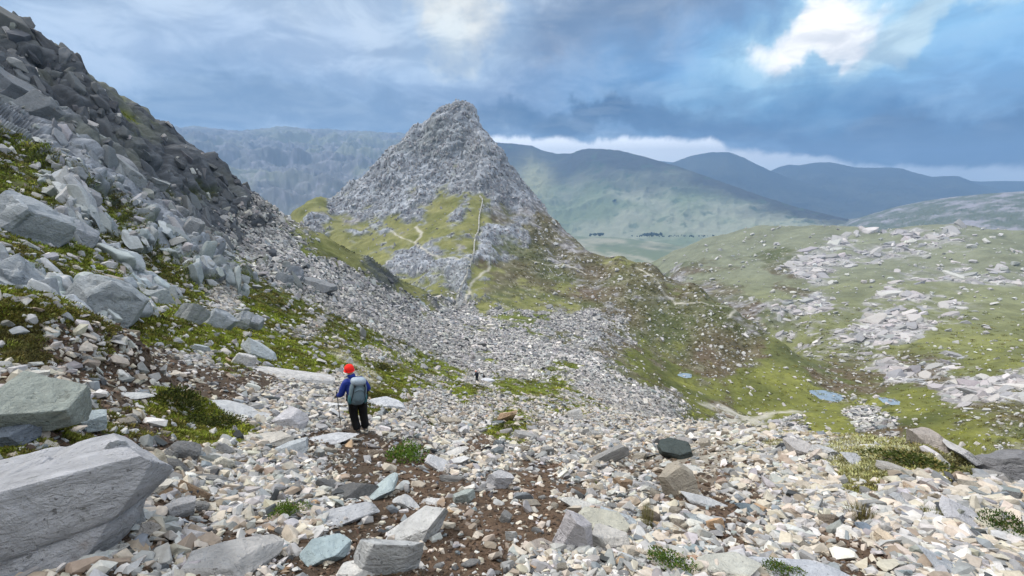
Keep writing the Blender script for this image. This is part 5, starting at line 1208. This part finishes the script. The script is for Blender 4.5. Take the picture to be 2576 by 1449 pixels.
# far woods
def woods():
    m = bpy.data.materials.new('far_trees'); m.use_nodes = True; b = m.node_tree.nodes['Principled BSDF']; b.inputs['Base Color'].default_value = (.018, .035, .018, 1); b.inputs['Roughness'].default_value = 1
    rg = np.random.default_rng(9); Vs, Fs = SPH[2]
    for (u0, u1, v, r, n, nm) in ((1484,1520,590,3300,26,'w'), (1612,1665,590,3300,44,'w'), (1590,1800,594,3350,60,'w'), (1425,1445,520,4200,0,'w'), (1532,1552,505,4400,18,'w')):
        V = []; F = []
        if not n: continue
        for k in range(n):
            a, t = aim(rg.uniform(u0, u1), v+rg.normal(0, 1.0)); rr = r*rg.uniform(.985, 1.015); s = rg.uniform(5, 9)*(.6 if u1-u0 > 100 else 1)
            n_ = vnoise(Vs*1.8+k*3.3, k)[:, None]; q = Vs*(1+.35*n_)*np.array([s, s, s*1.15]); V.append(q+np.array([rr*math.sin(a), rr*math.cos(a), rr*t+s*.3])); F.append(Fs+len(Vs)*len(F))
        o = link('woodland', mesh_from('woodland', np.concatenate(V), np.concatenate(F), smooth=False, mat=m)); o['kind'] = 'stuff'
woods()
# ------------------------------------------------------------------ walkers
def flat_mat(name, col, rough=.7, var=.25, scale=14):
    m = bpy.data.materials.new(name); m.use_nodes = True; g = NG(m.node_tree); b = m.node_tree.nodes['Principled BSDF']
    co = g.add('ShaderNodeTexCoord').outputs['Object']; n = g.noise(co, scale, 5, .6, .6)
    c = g.vm('SCALE', (col[0], col[1], col[2]), scale=g.m('ADD', 1-var/2, g.m('MULTIPLY', n, var))); g.l.new(c, b.inputs['Base Color'])
    b.inputs['Roughness'].default_value = rough; b.inputs['Specular IOR Level'].default_value = .3
    bp = g.add('ShaderNodeBump'); bp.inputs['Strength'].default_value = .5; bp.inputs['Distance'].default_value = .02; g.l.new(n, bp.inputs['Height']); g.l.new(bp.outputs[0], b.inputs['Normal'])
    return m
def skin(name, pts, edges, rad, mat, parent, sub=2, root=0):
    me = bpy.data.meshes.new(name); me.from_pydata(pts, edges, []); o = link(name, me, parent)
    md = o.modifiers.new('skin', 'SKIN'); md.use_smooth_shade = True
    sv_ = me.skin_vertices[0].data if me.skin_vertices else None
    if sv_ is None:
        bm = bmesh.new(); bm.from_mesh(me); bm.verts.layers.skin.verify(); bm.to_mesh(me); bm.free(); sv_ = me.skin_vertices[0].data
    for i, r in enumerate(rad):
        sv_[i].radius = (r, r) if not isinstance(r, tuple) else r; sv_[i].use_root = (i == root)
    s = o.modifiers.new('sub', 'SUBSURF'); s.levels = sub; s.render_levels = sub
    me.materials.append(mat)
    # bake the modifiers into the mesh
    dg = bpy.context.evaluated_depsgraph_get(); ev = o.evaluated_get(dg); new = bpy.data.meshes.new_from_object(ev); o.modifiers.clear(); o.data = new; new.name = name
    if not new.materials: new.materials.append(mat)
    for p in new.polygons: p.use_smooth = True
    return o
def ellipsoid(name, c, s, mat, parent, n=3, sq=1.0, rot=None, cut=None):
    V, F = SPH[n]; V = np.sign(V)*np.abs(V)**sq
    V = V*np.array(s, np.float32)
    if rot is not None: V = V @ np.array(rot.transposed() if False else rot, np.float32).T
    if cut is not None: V[:, 2] = np.maximum(V[:, 2], cut)
    return link(name, mesh_from(name, V+np.array(c, np.float32), F, smooth=True, mat=mat), parent)
def tube(name, pts, r, mat, parent, n=8):
    V = []; F = []
    pts = [Vector(p) for p in pts]
    for k, p in enumerate(pts):
        d = (pts[min(k+1, len(pts)-1)]-pts[max(k-1, 0)]).normalized(); a = d.orthogonal().normalized(); b = d.cross(a); rr = r[k] if isinstance(r, (list, tuple)) else r
        V += [tuple(p+a*rr*math.cos(2*math.pi*q/n)+b*rr*math.sin(2*math.pi*q/n)) for q in range(n)]
    for k in range(len(pts)-1):
        F += [(k*n+q, k*n+(q+1) % n, (k+1)*n+(q+1) % n, (k+1)*n+q) for q in range(n)]
    F2 = F+[tuple(range(n))[::-1], tuple(range((len(pts)-1)*n, len(pts)*n))]
    me = bpy.data.meshes.new(name); me.from_pydata(V, [], F2); me.materials.append(mat)
    for p in me.polygons: p.use_smooth = len(p.vertices) == 4
    return link(name, me, parent)
def plate(name, c, s, mat, parent, rot=(0, 0, 0)):
    bm = bmesh.new(); bmesh.ops.create_cube(bm, size=1); bmesh.ops.scale(bm, vec=s, verts=bm.verts); bmesh.ops.bevel(bm, geom=bm.edges[:], offset=min(s)*.3, segments=2, affect='EDGES')
    bmesh.ops.transform(bm, matrix=Matrix.Translation(c) @ Euler(rot).to_matrix().to_4x4(), verts=bm.verts)
    me = bpy.data.meshes.new(name); bm.to_mesh(me); bm.free(); me.materials.append(mat); return link(name, me, parent)
MS = flat_mat('skin', (.50,.33,.25), .6, .1)
def make_walker(base, turn, scale, jacket, trousers, hat, gloves, packc, lidc, label, packlabel, pole=True, detail=2, pack=True):
    r = bpy.data.objects.new('person', None); SC.collection.objects.link(r); tag(r, label, 'person')
    mj, mt_, mh, mg, mb = (flat_mat('jacket_cloth', jacket), flat_mat('trouser_cloth', trousers, .8), flat_mat('hat_knit', hat, .9, .3, 60), flat_mat('glove_cloth', gloves, .8), flat_mat('boot_leather', (.10,.095,.09), .7))
    pel, sp1, ch, nk, hd = (-.02,0,.95), (-.04,.02,1.14), (-.07,.05,1.30), (-.10,.08,1.46), (-.13,.11,1.58)
    sL, sR, eL, eR, hL, hR = (-.25,.04,1.38), (.12,.06,1.37), (-.36,.02,1.08), (.24,.08,1.08), (-.45,.20,.99), (.20,.32,1.02)
    hipL, hipR, kL, kR, aL, aR = (-.12,0,.90), (.08,0,.90), (-.13,.07,.50), (.07,.05,.50), (-.07,-.01,.10), (.10,.02,.10)
    pts = [pel, sp1, ch, nk, (-.125,.10,1.54), (-.14,.115,1.64), (-.14,.12,1.70), sL, eL, hL, sR, eR, hR, hipL, kL, aL, hipR, kR, aR]
    ed = [(0,1),(1,2),(2,3),(3,4),(4,5),(5,6),(2,7),(7,8),(8,9),(2,10),(10,11),(11,12),(0,13),(13,14),(14,15),(0,16),(16,17),(17,18)]
    rad = [.125,.115,.13,.05,.065,.078,.05,.058,.042,.030,.058,.042,.030,.085,.055,.038,.085,.055,.038]
    body = skin('body', pts, ed, rad, MS, r, detail)
    # face: nose, ears, on the far side of the head
    hc = Vector((-.135,.115,1.61))
    ellipsoid('nose', (-.17,.225,1.60), (.013,.022,.022), MS, r, 2)
    for s_ in (-1, 1): ellipsoid('ear', (hc.x+s_*.079, hc.y-.005-.02*s_, 1.60), (.012,.022,.032), MS, r, 2)
    jk = skin('jacket', [pel, sp1, ch, (-.095,.075,1.43), sL, eL, tuple(Vector(eL).lerp(Vector(hL), .82)), sR, eR, tuple(Vector(eR).lerp(Vector(hR), .82)), (-.17,.04,1.34), (.05,.05,1.33)],
         [(0,1),(1,2),(2,3),(2,10),(10,4),(4,5),(5,6),(2,11),(11,7),(7,8),(8,9)], [(.20,.15),(.19,.15),(.20,.15),.085,.10,.078,.055,.10,.078,.055,.13,.13], mj, r, detail)
    ellipsoid('torso_panel', (-.055,.04,1.20), (.205,.135,.27), mj, jk, 3, .85)
    ellipsoid('collar', (-.108,.088,1.485), (.092,.092,.060), mj, r, 2)
    skin('trousers', [(-.02,0,.98), hipL, (-.14,.06,.52), (-.12,.04,.34), (-.08,-.01,.12), hipR, (.075,.045,.52), (.085,.03,.34), (.10,.02,.12)],
         [(0,1),(1,2),(2,3),(3,4),(0,5),(5,6),(6,7),(7,8)], [.175,.135,.104,.098,.100,.135,.104,.098,.100], mt_, r, detail)
    hat_o = ellipsoid('hat', (-.14,.118,1.655), (.108,.118,.105), mh, r, 3, cut=-.055)
    ring = [(-.14+.107*math.cos(a), .118+.117*math.sin(a), 1.605) for a in np.linspace(0, 2*math.pi, 25)]; tube('hat_band', ring, .016, mh, hat_o, 6)
    for (ax, ay) in ((-.07, -.01), (.10, .02)):
        b = skin('boot', [(ax, ay-.05, .055), (ax, ay, .12), (ax-.01, ay+.09, .045), (ax-.015, ay+.16, .035)], [(0,1),(1,2),(2,3)], [.048,.055,.048,.036], mb, r, 2, root=1)
        plate('sole', (ax-.006, ay+.05, .012), (.10,.29,.024), mb, b)
    for sgn, (h, e) in ((-1, (hL, eL)), (1, (hR, eR))):
        h, e = Vector(h), Vector(e); d = (h-e).normalized(); side = Vector((0, 0, 1)).cross(d).normalized(); dn = d.cross(side)
        P_ = [tuple(h-d*.05), tuple(h+d*.02), tuple(h+d*.06)]; E_ = [(0,1),(1,2)]; Rr = [.030,.036,.030]
        gl = skin('glove', P_, E_, Rr, mg, r, 1)
        for q in range(4):
            o0 = h+d*.055+side*(.022*(q-1.5)); L = (.075,.085,.08,.062)[q]
            skin('finger', [tuple(o0), tuple(o0+d*L*.45-Vector((0,0,.012))), tuple(o0+d*L*.55-Vector((0,0,.045))), tuple(o0+d*L*.25-Vector((0,0,.062)))], [(0,1),(1,2),(2,3)], [.0105,.010,.0095,.008], mg, gl, 1)
        o0 = h+d*.0-side*(.034*sgn); skin('thumb', [tuple(o0), tuple(o0+d*.03-side*.02*sgn-Vector((0,0,.012))), tuple(o0+d*.055-side*.012*sgn-Vector((0,0,.035)))], [(0,1),(1,2)], [.012,.011,.009], mg, gl, 1)
    R_ = Euler((0, 0, turn)).to_matrix().to_4x4(); W_ = Matrix.Translation(base) @ R_ @ Matrix.Scale(scale, 4)
    r.matrix_world = W_
    if pack:
        b = bpy.data.objects.new('backpack', None); SC.collection.objects.link(b); tag(b, packlabel, 'rucksack')
        mp, ml, mk, mtl = flat_mat('pack_cloth', packc, .7, .35, 9), flat_mat('pack_lid', lidc, .6, .2), flat_mat('webbing', (.015,.017,.02), .6), flat_mat('pack_trim', tuple(np.array(packc)*np.array([.35,.75,.75])), .7)
        rot = Euler((-.10, .17, .14)).to_matrix(); c = Vector((-.0,-.20,1.18))
        T = lambda x, y, z: tuple(c+rot @ Vector((x, y, z)))
        ellipsoid('pack_body', T(0,0,0), (.190,.145,.285), mp, b, 4, .72, rot)
        ld = ellipsoid('lid', T(-.01,-.015,.265), (.165,.150,.085), ml, b, 3, .70, rot)
        fp = ellipsoid('front_pocket', T(.0,-.115,-.02), (.115,.060,.165), flat_mat('pocket_cloth', tuple(np.array(packc)*1.15), .7, .3), b, 3, .75, rot)
        for s_ in (-1, 1): ellipsoid('side_pocket', T(.165*s_,-.02,-.14), (.045,.085,.115), mtl, b, 3, .8, rot)
        tube('zip', [T(-.10,-.165,.06), T(-.03,-.182,.10), T(.06,-.182,.09), T(.11,-.160,.03)], .005, mk, fp, 5)
        for s_ in (-1, 1):
            tube('strap', [T(.11*s_,-.150,.24), T(.125*s_,-.150,.12), T(.13*s_,-.125,0), T(.15*s_,-.10,-.16)], .010, mk, b, 6)
            tube('shoulder_strap', [T(.09*s_,.06,.24), T(.10*s_,.16,.25), T(.11*s_,.28,.17), T(.13*s_,.30,.0), T(.15*s_,.14,-.14)], .022, mk, b, 6)
            plate('buckle', T(.105*s_,-.150,.19), (.035,.014,.05), mk, b, (0, .2*s_, 0))
        tube('hip_belt', [T(-.17,.05,-.20), T(-.20,.15,-.20), T(-.10,.30,-.20), T(.10,.30,-.20), T(.20,.15,-.20), T(.17,.05,-.20)], .028, mk, b, 6)
        tube('haul_loop', [T(-.03,.10,.27), T(0,.11,.31), T(.03,.10,.27)], .006, mk, b, 5)
        b.matrix_world = W_
    if pole:
        p = bpy.data.objects.new('walking_pole', None); SC.collection.objects.link(p); tag(p, 'black walking pole planted in front of the slab, held in the left hand', 'walking pole')
        mk = flat_mat('pole_metal', (.02,.02,.022), .35); x, y = hL[0]-.01, hL[1]+.055
        tube('shaft', [(x, y, .98), (x+.005, y+.02, .55), (x+.01, y+.03, .15), (x+.012, y+.035, -.02)], [.009,.0085,.007,.006], mk, p, 8)
        tube('grip', [(x, y, 1.07), (x, y, 1.05), (x, y+.002, .96), (x, y+.004, .93)], [.012,.019,.016,.018], mk, p, 8)
        tube('basket', [(x+.010, y+.032, .075), (x+.010, y+.033, .065)], .035, mk, p, 10)
        tube('tip', [(x+.012, y+.035, -.02), (x+.0125, y+.037, -.10)], [.006,.003], flat_mat('tip_metal', (.4,.4,.4), .3), p, 6)
        lo = [(x, y-.012, 1.05), (x-.02, y-.04, .99), (x, y-.02, .93)]; tube('wrist_loop', lo, .005, mk, p, 5)
        p.matrix_world = W_
    return r
P, N, f = frame_at(910, 1091)
hh = 1.0
def proj_v(pt): return float(view(np.array(pt))[1])
# size the figure so that boots and hat sit where they should
for _ in range(12):
    top = P+Vector((0, 0, 1.76*hh)); hh *= (1091-919)/max(proj_v(P)-proj_v(top), 1)
print('walker scale', hh, 'r', P.length, proj_v(P))
make_walker(P+Vector((0,0,-.01)), -math.atan2(P.x, P.y), hh, (.010,.030,.22), (.006,.006,.007), (.85,.022,.015), (.006,.006,.008), (.11,.16,.19), (.30,.36,.42),
            'hiker in red woolly hat, blue jacket and black trousers walking down the scree', 'large grey teal rucksack with pale lid on the red hatted hiker\'s back')
for (u, v, vt, jk, ht, lb, pk_, turn) in ((1200, 962, 934.5, (.010,.012,.022), (.75,.30,.20), 'left distant walker in dark clothes and orange hood among the scree', 'dark navy rucksack on the left distant walker', .25),
                                     (1218, 960, 942, (.02,.014,.014), (.03,.02,.02), 'right distant walker in dark brown clothes half behind a pale rock', 'dark brown rucksack on the right distant walker', -.15)):
    P, N, f = frame_at(u, v); s_ = 1.0
    for _ in range(12):
        top = P+Vector((0, 0, 1.76*s_)); s_ *= (v-vt)/max(proj_v(P)-proj_v(top), .5)
    print('far walker', s_, P.length)
    make_walker(P, -math.atan2(P.x, P.y)+turn, s_, jk, (.006,.007,.010), ht, (.01,.01,.012), tuple(np.array(jk)*1.3), tuple(np.array(jk)*2), lb, pk_, pole=False, detail=1)
print('done', time.time()-T0)
